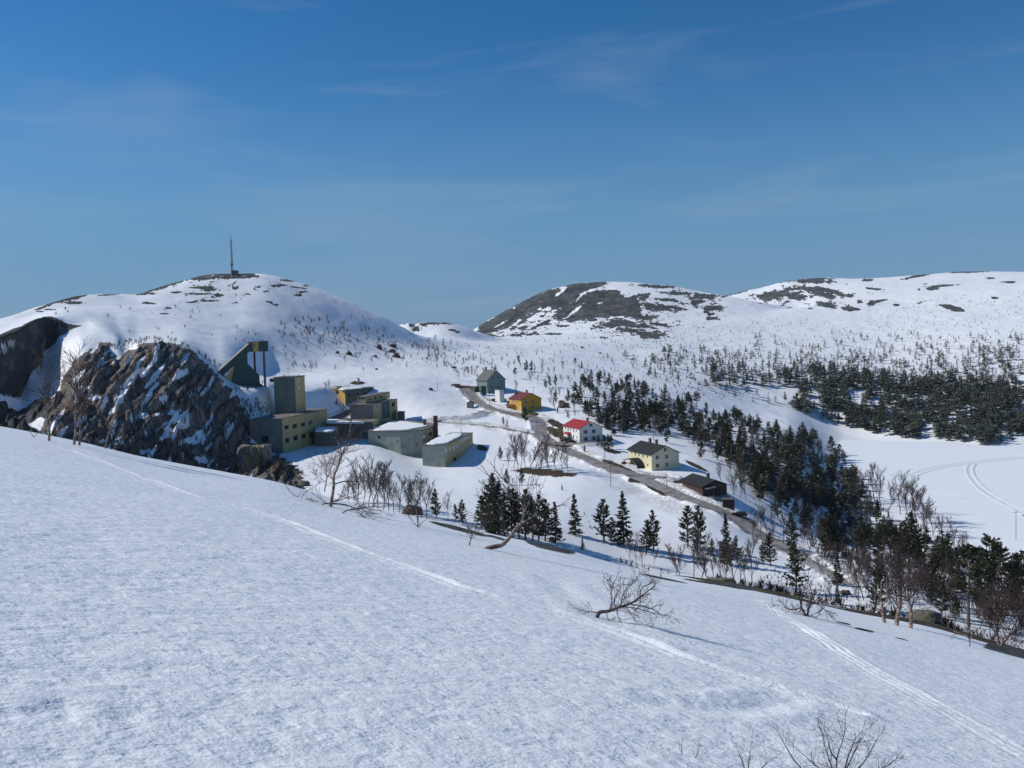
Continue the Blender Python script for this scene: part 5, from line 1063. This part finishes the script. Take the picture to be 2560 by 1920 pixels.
for q_ in sample_poly([(1880,1250),(1990,1250),(2140,1275),(2250,1330),(2400,1405),(2560,1470),(2560,1590),(2400,1550),(2200,1500),(2080,1450),(1990,1370),(1920,1310)], 78, rb_, 9):
    b = hit(q_[0], q_[1], 90); place_tree('birch_tree', BIRCH[int(rb_.integers(7))], b, (4.5 + 3.0 * rb_.random()) / 6, 'bare birch of the mixed wood reaching along the lake to the right edge', 'tree', 'birches of the mixed wood at the right', 1.2); n_birch += 1
for q_ in sample_poly([(1430,980),(1540,960),(1800,1060),(2050,1120),(2150,1240),(2200,1290),(2050,1290),(1900,1260),(1840,1180),(1700,1110),(1560,1080),(1450,1060)], 60, rb_, 9):
    b = hit(q_[0], q_[1], 200); place_tree('birch_tree', BIRCH[int(rb_.integers(7))], b, (6 + 3 * rb_.random()) / 6, 'bare birch between the pines of the wood by the lake', 'tree', 'birches of the wood by the lake', 1.15); n_birch += 1
for q_ in sample_poly([(1190,900),(1400,890),(1500,925),(1480,990),(1440,1050),(1390,1060),(1400,1000),(1330,960),(1250,930)], 34, rb_, 9):
    b = hit(q_[0], q_[1], 300); place_tree('birch_tree', BIRCH[int(rb_.integers(7))], b, (3.2 + 2.6 * rb_.random()) / 6, 'bare birch scattered on the slope left of the pine wood', 'tree', 'birches on the slope left of the wood', 1.2); n_birch += 1
print('PINES', n_pines, 'BIRCHES', n_birch)

# far trees beyond the first three hundred: low mesh copies merged as stuff
def far_pines(name, label, pts, hs, seed, mat, lv=7, wide=1.0):
    rnd = np.random.default_rng(seed); V = []
    for (x, y, z), h in zip(pts, hs):
        r_ = h * (.17 + .08 * rnd.random()); slim = rnd.random() < .45; tri = []
        bare = .12 + .25 * rnd.random() * (not slim)
        tri.append([[-.08, 0, -.5], [.08, 0, -.5], [0, 0, h * .97]]); tri.append([[0, -.08, -.5], [0, .08, -.5], [0, 0, h * .97]])
        for k in range(lv):
            t = k / (lv - 1.); zc = h * (bare + (1 - bare) * t * .97); R_ = r_ * ((1 - t) ** (.9 if slim else .6)) * (.8 + .4 * rnd.random()) * (.75 if slim else 1.15) + .12
            for q_ in range(5):
                if rnd.random() < .18: continue
                a = rnd.random() * 6.28; L_ = R_ * (.7 + .6 * rnd.random()); w = .40 * L_ + .14; ca, sa = math.cos(a), math.sin(a); up_ = h * (.03 + .05 * rnd.random())
                tri.append([[ca * L_ - sa * w, sa * L_ + ca * w, zc + up_ * .3], [ca * L_ + sa * w, sa * L_ - ca * w, zc - up_ * .3], [-ca * .1, -sa * .1, zc + up_ * 1.6]])
        V.append(np.array(tri).reshape(-1, 3) * np.array([wide, wide, 1]) + np.array([x, y, z]))
    v = np.concatenate(V); f = np.arange(len(v)).reshape(-1, 3)
    return tag(link(name, mesh_from(name, v, f, (mat,), False)), label, 'trees', None, 'stuff')
def far_scrub(name, label, pts, hs, seed):
    rnd = np.random.default_rng(seed); V = []
    for (x, y, z), h in zip(pts, hs):
        n = 26; a = rnd.random(n) * 6.28; r0 = rnd.random(n) * h * .28; zb = rnd.random(n) * h * .55; L_ = h * (.25 + .3 * rnd.random(n)); w = .018 * h + .012; sp = .25 + .4 * rnd.random(n); b2 = rnd.random(n) * 6.28
        p0 = np.stack([np.cos(a) * r0 * .5, np.sin(a) * r0 * .5, zb * .9], 1); p1 = p0 + np.stack([np.cos(a) * L_ * sp, np.sin(a) * L_ * sp, L_], 1); sd_ = np.stack([np.cos(b2), np.sin(b2), 0 * b2], 1) * w
        T_ = np.stack([p0 - sd_, p0 + sd_, p1], 1).reshape(-1, 3); tk = np.array([[-.06, 0, -.3], [.06, 0, -.3], [0, 0, h * .7], [0, -.06, -.3], [0, .06, -.3], [0, 0, h * .7]]); V.append(np.concatenate([T_, tk]) + np.array([x, y, z]))
    v = np.concatenate(V); f = np.arange(len(v)).reshape(-1, 3)
    return tag(link(name, mesh_from(name, v, f, (M['twig'],), False)), label, 'shrubs', None, 'stuff')
rf_ = np.random.default_rng(21)
def hits(poly, n, dmin, minpx=3, dens=None):
    return [tuple(hit(a, b, dmin)) for a, b in sample_poly(poly, n, rf_, minpx, dens)]
A1 = [(1985,962),(2060,955),(2180,985),(2330,985),(2450,1005),(2560,1030),(2600,1080),(2480,1100),(2420,1108),(2330,1098),(2250,1098),(2170,1080),(2100,1066),(2010,1036),(1965,1022),(2010,1000)]
dA = lambda px, py: 1.0 if noise2(np.array([px / 46.]), np.array([py / 15.]))[0] > -.16 else .10
pA = hits([(1940,940),(2060,925),(2250,945),(2450,965),(2600,985)] + A1[5:], 860, 480, 2.4, dA); pA += hits([(1760,925),(1860,918),(1965,930),(2000,955),(1960,972),(1880,968),(1780,970)], 60, 480, 4)
pA += hits([(2420,1090),(2505,1105),(2530,1114),(2440,1112)], 16, 480, 3)
def dn(px, py): 
    return float(np.clip(.20 + (py - 850) / 130. * .8, 0.06, 1)) * (1 if noise2(np.array([px / 55.]), np.array([py / 26.]))[0] > -.08 else .25)
pB = hits([(1640,880),(1800,855),(2000,838),(2300,830),(2620,822),(2620,1030),(2450,1000),(2200,980),(2000,960),(1900,915),(1700,935),(1600,925)], 980, 480, 4, dn)
pC = hits([(1500,900),(1620,880),(1800,900),(1980,975),(1960,1020),(1880,1010),(1760,975),(1640,950)], 70, 440, 7)
far_pines('far_pine_wood', 'dark mass of distant pines covering the slope beyond the frozen lake', pA, 7.0 + 4.5 * rf_.random(len(pA)), 1, M['needlefar'], 9, 1.45)
dW = lambda px, py: 1.0 if noise2(np.array([px / 40.]), np.array([py / 26.]))[0] > -.2 else .15
pW = hits(WOOD, 330, 300, 3.5, dW) + hits([(2060,1130),(2110,1160),(2160,1260),(2240,1330),(2330,1360),(2400,1420),(2330,1430),(2180,1360),(2080,1300),(2000,1270)], 70, 240, 6); far_pines('wood_filling_pines', 'smaller pines filling the gaps of the wood by the lake', pW, 4.2 + 4.6 * rf_.random(len(pW)), 6, M['needlefar'], 14, 1.25)
far_pines('far_scattered_pines', 'small pines thinning out up the far snowy hillside', pB + pC, 3.4 + 5.5 * rf_.random(len(pB) + len(pC)) ** 1.3, 2, M['needlefar'], 8, 1.35)
sA = hits([(1500,860),(1700,840),(1760,800),(1900,790),(2100,800),(2200,760),(2620,725),(2620,1000),(2300,960),(2000,930),(1800,910),(1600,905)], 1900, 480, 3)
sA += hits([(1280,850),(1500,800),(1740,790),(1760,860),(1500,880),(1300,870)], 190, 480, 5)
sA += hits([(1050,850),(1250,868),(1500,890),(1700,930),(1900,1000),(1700,1000),(1500,930),(1300,900),(1100,880),(1000,850)], 260, 400, 5)
sA += hits([(690,800),(800,820),(1000,850),(1200,900),(1180,935),(950,900),(700,880),(520,850),(300,830),(430,810),(600,820)], 90, 400, 6)
sA += hits([(0,800),(120,770),(560,760),(700,790),(400,800),(150,790),(20,815)], 18, 400, 8); 
sD = hits([(690,815),(760,790),(870,810),(1000,850),(1100,870),(1100,910),(960,880),(800,860),(700,850)], 110, 400, 5) + hits([(1020,850),(1200,885),(1260,920),(1200,950),(1050,910)], 70, 400, 5); far_scrub('slope_birches', 'clusters of small bare birches on the slope below the left hill', sD, 2.2 + 2.6 * rf_.random(len(sD)), 9)
far_scrub('birch_scrub', 'thin bare birch scrub scattered over the distant snow slopes', sA, 1.0 + 2.6 * rf_.random(len(sA)) ** 1.5, 3)
sB = hits([(270,862),(300,885),(345,862),(470,868),(560,915),(650,945),(660,965),(620,985),(560,935),(440,850),(380,845),(320,850)], 150, 300, 4) + hits([(600,1000),(660,1000),(680,1030),(640,1045),(600,1030)], 60, 300, 4) + hits([(640,1120),(700,1135),(760,1190),(700,1200),(640,1180)], 120, 250, 4)
sB += hits([(130,1060),(620,1060),(640,1160),(300,1150),(130,1100)], 120, 240, 8)
sE = hits(WOOD, 150, 300, 5) + hits([(2060,1130),(2110,1160),(2160,1250),(2250,1290),(2360,1350),(2480,1450),(2560,1520),(2560,1600),(2400,1540),(2200,1470),(2050,1400),(1960,1330),(1990,1250)], 200, 100, 6)
far_scrub('wood_birch_brush', 'bare brown birch brush filling the wood by the lake', sE, 3.0 + 3.0 * rf_.random(len(sE)), 12)
far_scrub('quarry_scrub', 'leafless brushwood growing on and above the quarry rocks', sB, 1.0 + 2.0 * rf_.random(len(sB)) ** 1.4, 4)
sC = hits([(1290,1200),(1420,1230),(1500,1300),(1430,1320),(1330,1280),(1280,1220)], 26, 150, 6) + hits([(1560,1400),(1700,1440),(1650,1450),(1540,1420)], 30, 82, 5) + hits([(1900,1400),(2060,1470),(2300,1520),(2200,1540),(1990,1500),(1900,1460)], 120, 82, 6) + hits([(2350,1560),(2560,1600),(2560,1635),(2400,1600)], 90, 80, 5) + hits([(1770,1458),(2100,1520),(2400,1585),(2390,1592),(2080,1526),(1770,1466)], 130, 74, 3) + hits([(1850,1190),(2050,1290),(2200,1400),(2050,1420),(1950,1370),(1880,1290)], 110, 180, 6)
far_scrub('heather_brush', 'low dark twiggy brush between the trees behind the near crest', sC, .35 + 1.1 * rf_.random(len(sC)) ** 1.6, 5)

# ---- the crooked birches on the near slope, drawn limb by limb
def limb_tree(name, label, base, limbs, dmin=3, tw=(10, 6), tl=.8, mat='birch', rr=.07, seed=1, tr=.010, group=None, dflat=None, dj=.25, twm='twig', kang=.6):
    b = hit(base[0], base[1], dmin, 100) if dflat is None else P(base[0], base[1], dflat); d = b.to_2d().length; root = empty(name, b); tag(root, label, 'tree', group)
    global RMIN
    RMIN = tr * .6; rnd = np.random.default_rng(seed); big = []; fine = [[], [], [], []]
    for li_, (pix, r0, r1) in enumerate(limbs):
        dep = 0.0; pts = []
        for k, (px, py) in enumerate(pix):
            dep += rnd.normal() * dj * (k > 0) * (li_ > 0); p = P(px, py, d + dep) - b; pts.append(np.array(p))
        if li_ == 0: pts[0] = pts[0] - np.array([0, 0, .15])
        pv = [Vector(p) for p in pts]; pv = chaikin(pv, 1) if len(pv) > 2 else pv; m_ = len(pv)
        for k in range(m_ - 1):
            a = pv[k] ; c = pv[k + 1]; ra = r0 + (r1 - r0) * k / (m_ - 1); rc = r0 + (r1 - r0) * (k + 1) / (m_ - 1); big.append(np.concatenate([a, c, [ra, rc]]))
            dv = np.array(c - a); ln = np.linalg.norm(dv); dv = dv / (ln + 1e-9)
            if k < m_ * .25 and li_ == 0: continue
            for _ in range(rnd.poisson(tw[0] * ln)):
                s = rnd.random(); grow(rnd, np.array(a) + (np.array(c - a)) * s, rot_dir(dv, .5 + .6 * rnd.random(), rnd, .15), tl * (.5 + .8 * rnd.random()), tr * 1.25, 2, 3, fine, .20, .04, (1, 1, tw[1]), kang, .6, 4)
        grow(rnd, np.array(pv[-1]), np.array(pv[-1] - pv[-2]), tl * 1.1, min(r1 * .9, tr * 1.5), 2, 3, fine, .18, .04, (1, 1, tw[1] + 1), kang, .6, 4)
    o = link('trunk', tubes('trunk', np.array(big), 8, (M[mat],)), root)
    fa = np.array(fine[2] + fine[3]); fa[:, 6:] = np.maximum(fa[:, 6:], [tr, tr * .6]); link('crown', tubes('crown', fa, 3, (M[twm],)), root); return root
limb_tree('birch_tree', 'tall leaning birch with reddish bark on the near crest in front of the mill', (825, 1266), [
  ([(825,1266),(830,1245),(833,1225),(835,1209),(833,1194),(838,1180),(844,1168),(850,1152),(854,1140),(864,1111),(872,1087),(878,1060),(877,1040),(872,1018)], .075, .014),
  ([(850,1150),(854,1134),(849,1118),(845,1104)], .035, .012), ([(853,1140),(862,1128),(870,1112),(880,1104)], .03, .01), ([(836,1211),(857,1203),(885,1204),(911,1204)], .035, .01), ([(834,1200),(822,1190),(812,1184)], .025, .01), ([(833,1254),(857,1248),(874,1241)], .035, .01),
  ([(827,1259),(813,1259),(794,1263)], .04, .012), ([(832,1259),(864,1261),(888,1271),(905,1280)], .04, .01), ([(845,1169),(836,1160),(826,1158)], .02, .01), ([(862,1115),(856,1100),(850,1090)], .02, .01)], tw=(7, 6), tl=.8, seed=3, tr=.0075)
limb_tree('birch_tree', 'crooked twin stemmed birch just left of the tall leaning one', (811, 1226), [
  ([(811,1226),(814,1210),(817,1197),(816,1180),(816,1165),(825,1150),(841,1140)], .07, .02), ([(817,1197),(825,1178),(830,1165),(834,1152)], .04, .015), ([(817,1165),(812,1150),(806,1142)], .03, .01), ([(816,1205),(800,1195),(788,1185),(780,1172)], .03, .01), ([(814,1215),(830,1205),(846,1190)], .03, .01)], tw=(9, 6), tl=.9, seed=5, tr=.0075)
limb_tree('fallen_branch', 'long bare branch arching out of the snow right of the tall leaning birch', (847, 1281), [([(847,1281),(863,1277),(880,1273),(904,1272),(920,1267),(936,1264)], .035, .012), ([(904,1272),(918,1282),(930,1296)], .015, .008), ([(885,1273),(900,1284),(912,1296)], .012, .008)], tw=(11, 5), tl=.7, seed=6, tr=.006, dj=.1)
limb_tree('birch_shrub', 'low twiggy birch poking from the snow left of the tall leaning birch', (748, 1243), [([(748,1243),(760,1234),(768,1228),(777,1222)], .022, .01), ([(747,1243),(735,1238),(724,1228),(720,1220)], .018, .008)], tw=(4, 4), tl=.55, seed=7, tr=.008, dj=.1)
limb_tree('birch_shrub', 'low twiggy birch on the near crest below the three pines', (1045, 1318), [([(1045,1318),(1044,1300),(1040,1270),(1042,1250)], .03, .01), ([(1045,1318),(1055,1306),(1066,1298)], .02, .008), ([(1045,1318),(1036,1308),(1030,1300)], .02, .008)], tw=(4, 4), tl=.7, seed=8, tr=.009, dj=.1)
limb_tree('birch_tree', 'leftmost thin birch on the near crest in front of the quarry', (121, 1102), [([(121,1102),(124,1086),(123,1071),(119,1050),(117,1028),(114,1010),(113,995),(109,978),(111,930),(108,904)], .065, .012), ([(113,990),(122,975),(130,950)], .02, .008), ([(117,1028),(128,1015),(136,1000)], .02, .008), ([(110,970),(100,950),(94,930)], .02, .008), ([(114,1010),(104,1000),(96,1002)], .02, .008)], tw=(6, 6), tl=1.0, seed=9, tr=.010)
limb_tree('birch_tree', 'straight pale birch in the middle of the crest in front of the quarry', (184, 1111), [([(184,1111),(187,1095),(189,1082),(188,1060),(188,1039),(191,1010),(192,984),(190,960),(188,930),(190,898)], .075, .012), ([(192,984),(180,965),(165,950),(155,935)], .022, .008), ([(191,1000),(200,980),(204,955)], .022, .008), ([(189,940),(198,920),(206,905)], .015, .008)], tw=(7, 6), tl=1.0, seed=10, tr=.010)
limb_tree('birch_tree', 'pale forked birch close beside the straight one before the quarry', (197, 1113), [([(197,1113),(200,1090),(201,1071),(199,1050),(199,1036),(210,1019),(220,991),(228,976),(236,966)], .07, .012), ([(199,1040),(196,1010),(198,980),(202,950)], .035, .01), ([(212,1015),(206,1000),(210,985)], .02, .008)], tw=(7, 6), tl=.95, seed=11, tr=.010)
limb_tree('birch_tree', 'slanting birch with low brush at its foot, right of the pale pair', (262, 1121), [([(262,1121),(266,1103),(270,1090),(277,1067),(284,1052),(290,1039),(293,1020)], .055, .012), ([(276,1068),(266,1050),(258,1040)], .025, .008), ([(262,1121),(275,1126),(292,1134)], .02, .008), ([(262,1121),(250,1118),(238,1120)], .02, .008)], tw=(4, 5), tl=.75, seed=12, tr=.009, twm='twigbrown')
limb_tree('birch_shrub', 'tiny bare shrub at the far left of the near crest', (84, 1093), [([(84,1093),(80,1084),(72,1078)], .02, .008), ([(84,1093),(92,1085),(98,1078)], .02, .008)], tw=(5, 4), tl=.5, seed=13, tr=.008, twm='twigbrown')
limb_tree('birch_tree', 'thick curved birch trunk sweeping up out of the snow before the dark pines', (1203, 1369), [([(1203,1369),(1224,1368),(1240,1367),(1257,1362),(1268,1350),(1275,1342),(1293,1317),(1304,1308),(1309,1295),(1311,1277),(1306,1260),(1300,1248),(1288,1228)], .095, .022), ([(1304,1308),(1318,1300),(1330,1293)], .04, .012), ([(1310,1280),(1320,1262),(1326,1240)], .035, .01), ([(1303,1252),(1285,1250),(1270,1240)], .03, .01), ([(1276,1340),(1262,1330),(1250,1322)], .02, .01)], tw=(7, 6), tl=1.1, seed=14, tr=.008, dj=.15)
limb_tree('birch_shrub', 'thin forked reddish sapling left of the curved birch trunk', (1170, 1363), [([(1170,1363),(1176,1350),(1181,1339),(1192,1328)], .03, .01), ([(1180,1340),(1174,1326),(1168,1316)], .02, .008)], tw=(5, 4), tl=.6, seed=15, tr=.009, dj=.1)
limb_tree('fallen_birch', 'toppled bare birch lying on the open snow in the right foreground', (1489, 1543), [
  ([(1489,1543),(1495,1531),(1508,1529),(1522,1528),(1535,1523),(1546,1519),(1560,1514),(1574,1510),(1590,1501),(1603,1491),(1614,1482),(1628,1471)], .036, .007),
  ([(1550,1518),(1570,1518),(1590,1520),(1617,1528),(1644,1536),(1668,1538)], .008, .003), ([(1574,1510),(1590,1513),(1612,1516),(1636,1524),(1652,1538)], .011, .004), ([(1525,1526),(1530,1506),(1528,1490),(1528,1477),(1533,1460)], .011, .004), ([(1552,1516),(1555,1493),(1563,1474),(1584,1455),(1595,1441)], .008, .003), ([(1600,1494),(1600,1478),(1608,1466),(1624,1460)], .008, .003),
  ([(1492,1531),(1470,1529),(1449,1525)], .011, .004), ([(1541,1522),(1546,1545),(1560,1562)], .008, .003), ([(1562,1514),(1574,1532),(1590,1552)], .008, .003), ([(1515,1529),(1520,1545),(1524,1558)], .008, .003), ([(1540,1520),(1534,1500),(1545,1480)], .008, .003), ([(1628,1472),(1640,1464),(1632,1450)], .008, .004)], tw=(20, 3), tl=.24, kang=.7, seed=16, tr=.0036, dj=.05, twm='twigbrown', mat='birchdark')
limb_tree('birch_tree', 'leftmost of the three pale crooked birches at the right crest', (2212, 1557), [([(2212,1557),(2209,1540),(2206,1520),(2201,1489),(2204,1456)], .09, .025), ([(2202,1495),(2190,1480),(2184,1466)], .04, .01), ([(2205,1515),(2216,1500),(2220,1480)], .04, .01)], tw=(6, 6), tl=1.2, seed=17, tr=.010, dmin=40)
limb_tree('birch_tree', 'middle one of the three pale crooked birches at the right crest', (2240, 1563), [([(2240,1563),(2244,1540),(2249,1519),(2252,1486),(2247,1447)], .12, .03), ([(2250,1495),(2262,1475),(2268,1455)], .05, .012), ([(2248,1520),(2236,1505),(2228,1490)], .05, .012)], tw=(6, 6), tl=1.3, seed=18, tr=.010, dmin=40)
limb_tree('birch_tree', 'rightmost of the three pale crooked birches at the right crest', (2275, 1570), [([(2275,1570),(2279,1545),(2278,1525),(2273,1507),(2269,1471)], .10, .03), ([(2278,1520),(2286,1500),(2284,1480)], .05, .012), ([(2273,1505),(2262,1498),(2254,1480)], .04, .012)], tw=(6, 6), tl=1.2, seed=19, tr=.010, dmin=40)
limb_tree('birch_shrub', 'dark forked bush standing alone above the ski tracks', (2018, 1541), [([(2018,1541),(2010,1530),(2003,1518),(2001,1504),(2006,1485)], .05, .015), ([(2018,1541),(2021,1525),(2024,1510),(2030,1489)], .045, .015), ([(2003,1519),(1985,1524),(1969,1523),(1958,1515)], .03, .01), ([(2024,1510),(2040,1508),(2054,1518)], .03, .01), ([(2018,1541),(2004,1536),(1998,1528)], .02, .01), ([(2019,1541),(2030,1539),(2042,1546)], .02, .01)], tw=(8, 5), tl=.6, seed=20, tr=.010, mat='birchdark', dj=.15)
limb_tree('birch_shrub', 'pale stemmed bush with a wide brown crown at the far right crest', (2500, 1614), [([(2500,1614),(2493,1590),(2491,1562),(2496,1535)], .08, .02), ([(2500,1614),(2514,1600),(2524,1588),(2534,1566)], .08, .02), ([(2493,1590),(2480,1570),(2470,1560)], .04, .015), ([(2491,1565),(2504,1545),(2514,1530)], .04, .015), ([(2524,1588),(2540,1580),(2552,1565)], .04, .015)], tw=(12, 6), tl=1.0, seed=21, tr=.012, twm='twigbrown', dmin=30, dj=.03)
limb_tree('birch_shrub', 'small sprawling bush in front of the crest left of the wide brown one', (2423, 1617), [([(2423,1617),(2425,1600),(2418,1590),(2400,1583),(2384,1578)], .03, .01), ([(2424,1600),(2430,1588),(2426,1578)], .02, .01)], tw=(5, 4), tl=.6, seed=22, tr=.009, twm='twigbrown', dmin=30)
limb_tree('bare_bush', 'big dark bush with knobbly twigs at the bottom edge right of centre', (2100, 1990), [([(2100,2000),(2096,1960),(2090,1920),(2094,1885),(2108,1850),(2113,1815)], .007, .002), ([(2096,1960),(2080,1920),(2064,1875),(2056,1832)], .006, .002), ([(2098,1960),(2120,1915),(2140,1870),(2158,1842)], .006, .002), ([(2100,1970),(2140,1930),(2168,1895),(2186,1858)], .006, .002), ([(2104,1980),(2150,1950),(2190,1930),(2222,1912)], .006, .002), ([(2094,1960),(2060,1930),(2030,1905),(2006,1884)], .006, .002), ([(2092,1970),(2040,1950),(1990,1910),(1962,1862)], .008, .003), ([(2092,1900),(2076,1880),(2070,1850)], .006, .003), ([(2112,1925),(2120,1890),(2138,1850)], .006, .003)], tw=(30, 2), tl=.14, kang=.8, seed=23, tr=.0014, mat='birchdark', dflat=6.3, dj=.05)
limb_tree('bare_bush', 'small twiggy bush tip left of the big bush at the bottom edge', (1716, 1990), [([(1716,1990),(1712,1940),(1706,1900),(1704,1868)], .006, .0025), ([(1714,1950),(1728,1910),(1744,1884)], .005, .0025), ([(1712,1945),(1696,1925),(1684,1910)], .005, .0025)], tw=(16, 1), tl=.12, kang=.9, seed=24, tr=.0013, mat='birchdark', dflat=6.4, dj=.04)
limb_tree('bare_bush', 'middle small bush tip at the bottom edge between two others', (1870, 1990), [([(1870,1990),(1866,1940),(1858,1910),(1848,1884)], .006, .0025), ([(1868,1945),(1872,1910),(1876,1876)], .005, .0025), ([(1870,1950),(1900,1925),(1920,1905)], .005, .0025)], tw=(16, 1), tl=.12, kang=.9, seed=25, tr=.0013, mat='birchdark', dflat=6.4, dj=.04)

# ---- boulders
M_ = NT('boulder_stone'); n1 = M_.noise(1.2, 5, .6); n2 = M_.noise(.4, 3)
M['stone'] = M_.out(M_.mix(M_.rng(n2, .45, .6), M_.mix(n1, (.07, .06, .05), (.17, .155, .13)), (.085, .09, .055)), .9, M_.bump(n1, .6, .25))
M_ = NT('brown_boulder_stone'); n1 = M_.noise(1.2, 5, .6); M['brownstone'] = M_.out(M_.mix(n1, (.035, .026, .024), (.13, .09, .075)), .9, M_.bump(n1, .6, .25))
def boulder(label, px, py, wpx, hpx, dmin, seed, mat='stone', dp=.8, group=None):
    b = hit(px, py, dmin); d = b.to_2d().length; w = wpx * d / FPX / 2; h = hpx * d / FPX; nu, nv = 28, 16
    u, v = np.meshgrid(np.linspace(0, 2 * np.pi, nu, endpoint=False), np.linspace(0, np.pi / 2 * 1.25, nv), indexing='ij')
    rr = 1 + .30 * fbm(np.cos(u) * np.sin(v) * 1.3 + seed, np.sin(u) * np.sin(v) * 1.3 + np.cos(v) * 2, 3) + .10 * noise2(np.cos(u) * 4 + seed, np.cos(v) * 4 + np.sin(u) * 3)
    x = rr * np.cos(u) * np.sin(v) ** .8 * w; y = rr * np.sin(u) * np.sin(v) ** .8 * w * dp; z = rr * np.cos(v) * h
    idx = np.arange(nu * nv).reshape(nu, nv); nx = np.roll(idx, -1, 0); f = np.stack([idx[:, :-1], idx[:, 1:], nx[:, 1:], nx[:, :-1]], -1).reshape(-1, 4)
    o = link('boulder', mesh_from('boulder', np.stack([x, y, z], -1), f, (M[mat],)), None, b - Vector((0, 0, h * .12))); o.rotation_euler[2] = -math.atan2(b.x, b.y); return tag(o, label, 'boulder', group)
boulder('big mossy grey boulder on the right crest beside the pale birches', 2310, 1566, 80, 30, 60, 2, dp=.9)
boulder('smooth dark boulder in the snow between the two houses and the wood', 1407, 1018, 26, 13, 300, 3, 'stone')
boulder('rounded brown boulder on the snow bank below the lower road', 2114, 1486, 26, 11, 90, 4, 'brownstone')
boulder('low dark boulder among the birches left of the three pines', 1032, 1285, 52, 24, 82, 5, 'brownstone')
boulder('flat mossy boulder on the crest among the birches', 1800, 1469, 80, 9, 66, 6, 'stone', .5)
boulder('squat pale boulder at the foot of the brown brushwood left of the birches', 763, 1214, 24, 12, 82, 7, 'stone')
for i, (px, py, w_, h_, lb) in enumerate(((843, 883, 10, 6, 'small left boulder of the pair on the slope behind the mill'), (872, 886, 16, 8, 'flat right boulder of the pair on the slope behind the mill'), (948, 872, 14, 12, 'pointed dark boulder beside the distant pole on the slope'), (990, 893, 20, 12, 'largest dark boulder of the group above the snow field'), (980, 880, 18, 9, 'middle boulder of the group above the snow field'), (981, 867, 20, 8, 'upper boulder of the group above the snow field'), (938, 892, 10, 5, 'small lone boulder left of the boulder group'), (941, 924, 8, 4, 'tiny boulder low on the slope below the boulder group'), (1077, 975, 12, 6, 'small dark boulder by the lone pole on the snow field'), (1134, 920, 12, 5, 'small boulder under the birches left of the green house'), (1455, 870, 8, 5, 'tiny boulder out on the flat snow below the big rounded mountain'), (1500, 884, 8, 4, 'tiny dark boulder right of the other on the flat snow'))):
    boulder(lb, px, py, w_, h_, 330, 20 + i, 'brownstone')
M_ = NT('ochre_cliff_stone'); v_ = M_.mapv((1, 1, .15)); n1 = M_.noise(1.6, 5, .65, v_); n2 = M_.noise(.5, 4, .6, v_)
M['cliffstone'] = M_.out(M_.mix(M_.rng(n2, .52, .62), M_.mix(M_.rng(n1, .35, .65), (.075, .07, .062), (.24, .23, .20)), (.26, .19, .10)), .9, M_.bump(n1, .8, .3))
def pillar(px0, px1, ytop, ybot, d):
    a, b, c = P(px0, ytop, d), P(px1, ytop + 8, d + 4), P(px0, ybot + 30, d); w = (b - a).length; H = a.z - c.z; root_ = Vector((a.x, a.y, c.z)); nu, nv = 40, 30
    t = np.linspace(0, 1, nu); xs = np.concatenate([t[:10] * 0 , (t[:20] / t[19]) * w, t[:10] * 0 + w]); ys = np.concatenate([9 * (1 - np.linspace(0, 1, 10)), 0 * t[:20], 9 * np.linspace(0, 1, 10)])
    z = np.linspace(0, 1, nv) * H; XX = np.repeat(xs[:, None], nv, 1); YY = np.repeat(ys[:, None], nv, 1); ZZ = np.repeat(z[None], nu, 0)
    k = np.arange(nu)[:, None] * .35 + 0 * ZZ; dn_ = ridged(k, ZZ / 9, 3) * 1.4 + .5 * noise2(k * 3, ZZ / 2); YY = YY - dn_ + (ZZ / H) * 1.6; XX = XX + .5 * noise2(k + 9, ZZ / 3); ZZ = ZZ + (ZZ > H * .93) * noise2(k * 1.5, ZZ * 0) * 1.2
    idx = np.arange(nu * nv).reshape(nu, nv); f = np.stack([idx[:-1, :-1], idx[1:, :-1], idx[1:, 1:], idx[:-1, 1:]], -1).reshape(-1, 4)
    v = np.stack([XX, YY, ZZ], -1).reshape(-1, 3); v = np.concatenate([v, [[w / 2, 4, H + .3]]]); me = bpy.data.meshes.new('rock_pillar')
    top = [(int(idx[i, -1]), int(idx[i + 1, -1]), len(v) - 1) for i in range(nu - 1)]; me.from_pydata([tuple(q) for q in v], [], [tuple(int(q) for q in r) for r in f] + top); me.materials.append(M['cliffstone']); me.update()
    o = link('rock_pillar', me, None, root_); tag(o, 'upright ochre and grey rock pillar below the mill hall at the quarry edge', 'rock')
pillar(590, 650, 1120, 1190, 304)

# ---- the air: one closed box of thin haze round everything
hzm = bpy.data.materials.new('thin_haze'); hzm.use_nodes = True; nn = hzm.node_tree.nodes
for n in list(nn): nn.remove(n)
ho = nn.new('ShaderNodeOutputMaterial'); hv = nn.new('ShaderNodeVolumePrincipled'); hzm.node_tree.links.new(hv.outputs[0], ho.inputs['Volume'])
hv.inputs['Density'].default_value = HAZE; hv.inputs['Color'].default_value = (.80, .88, 1, 1)
mb = MB(); mb.box(-6200, 6200, -400, 6200, float(Z.min()) - 60, 260); hb = mb.build('haze', hzm); tag(hb, 'thin pale haze over the valley and hills', None, None, 'stuff')
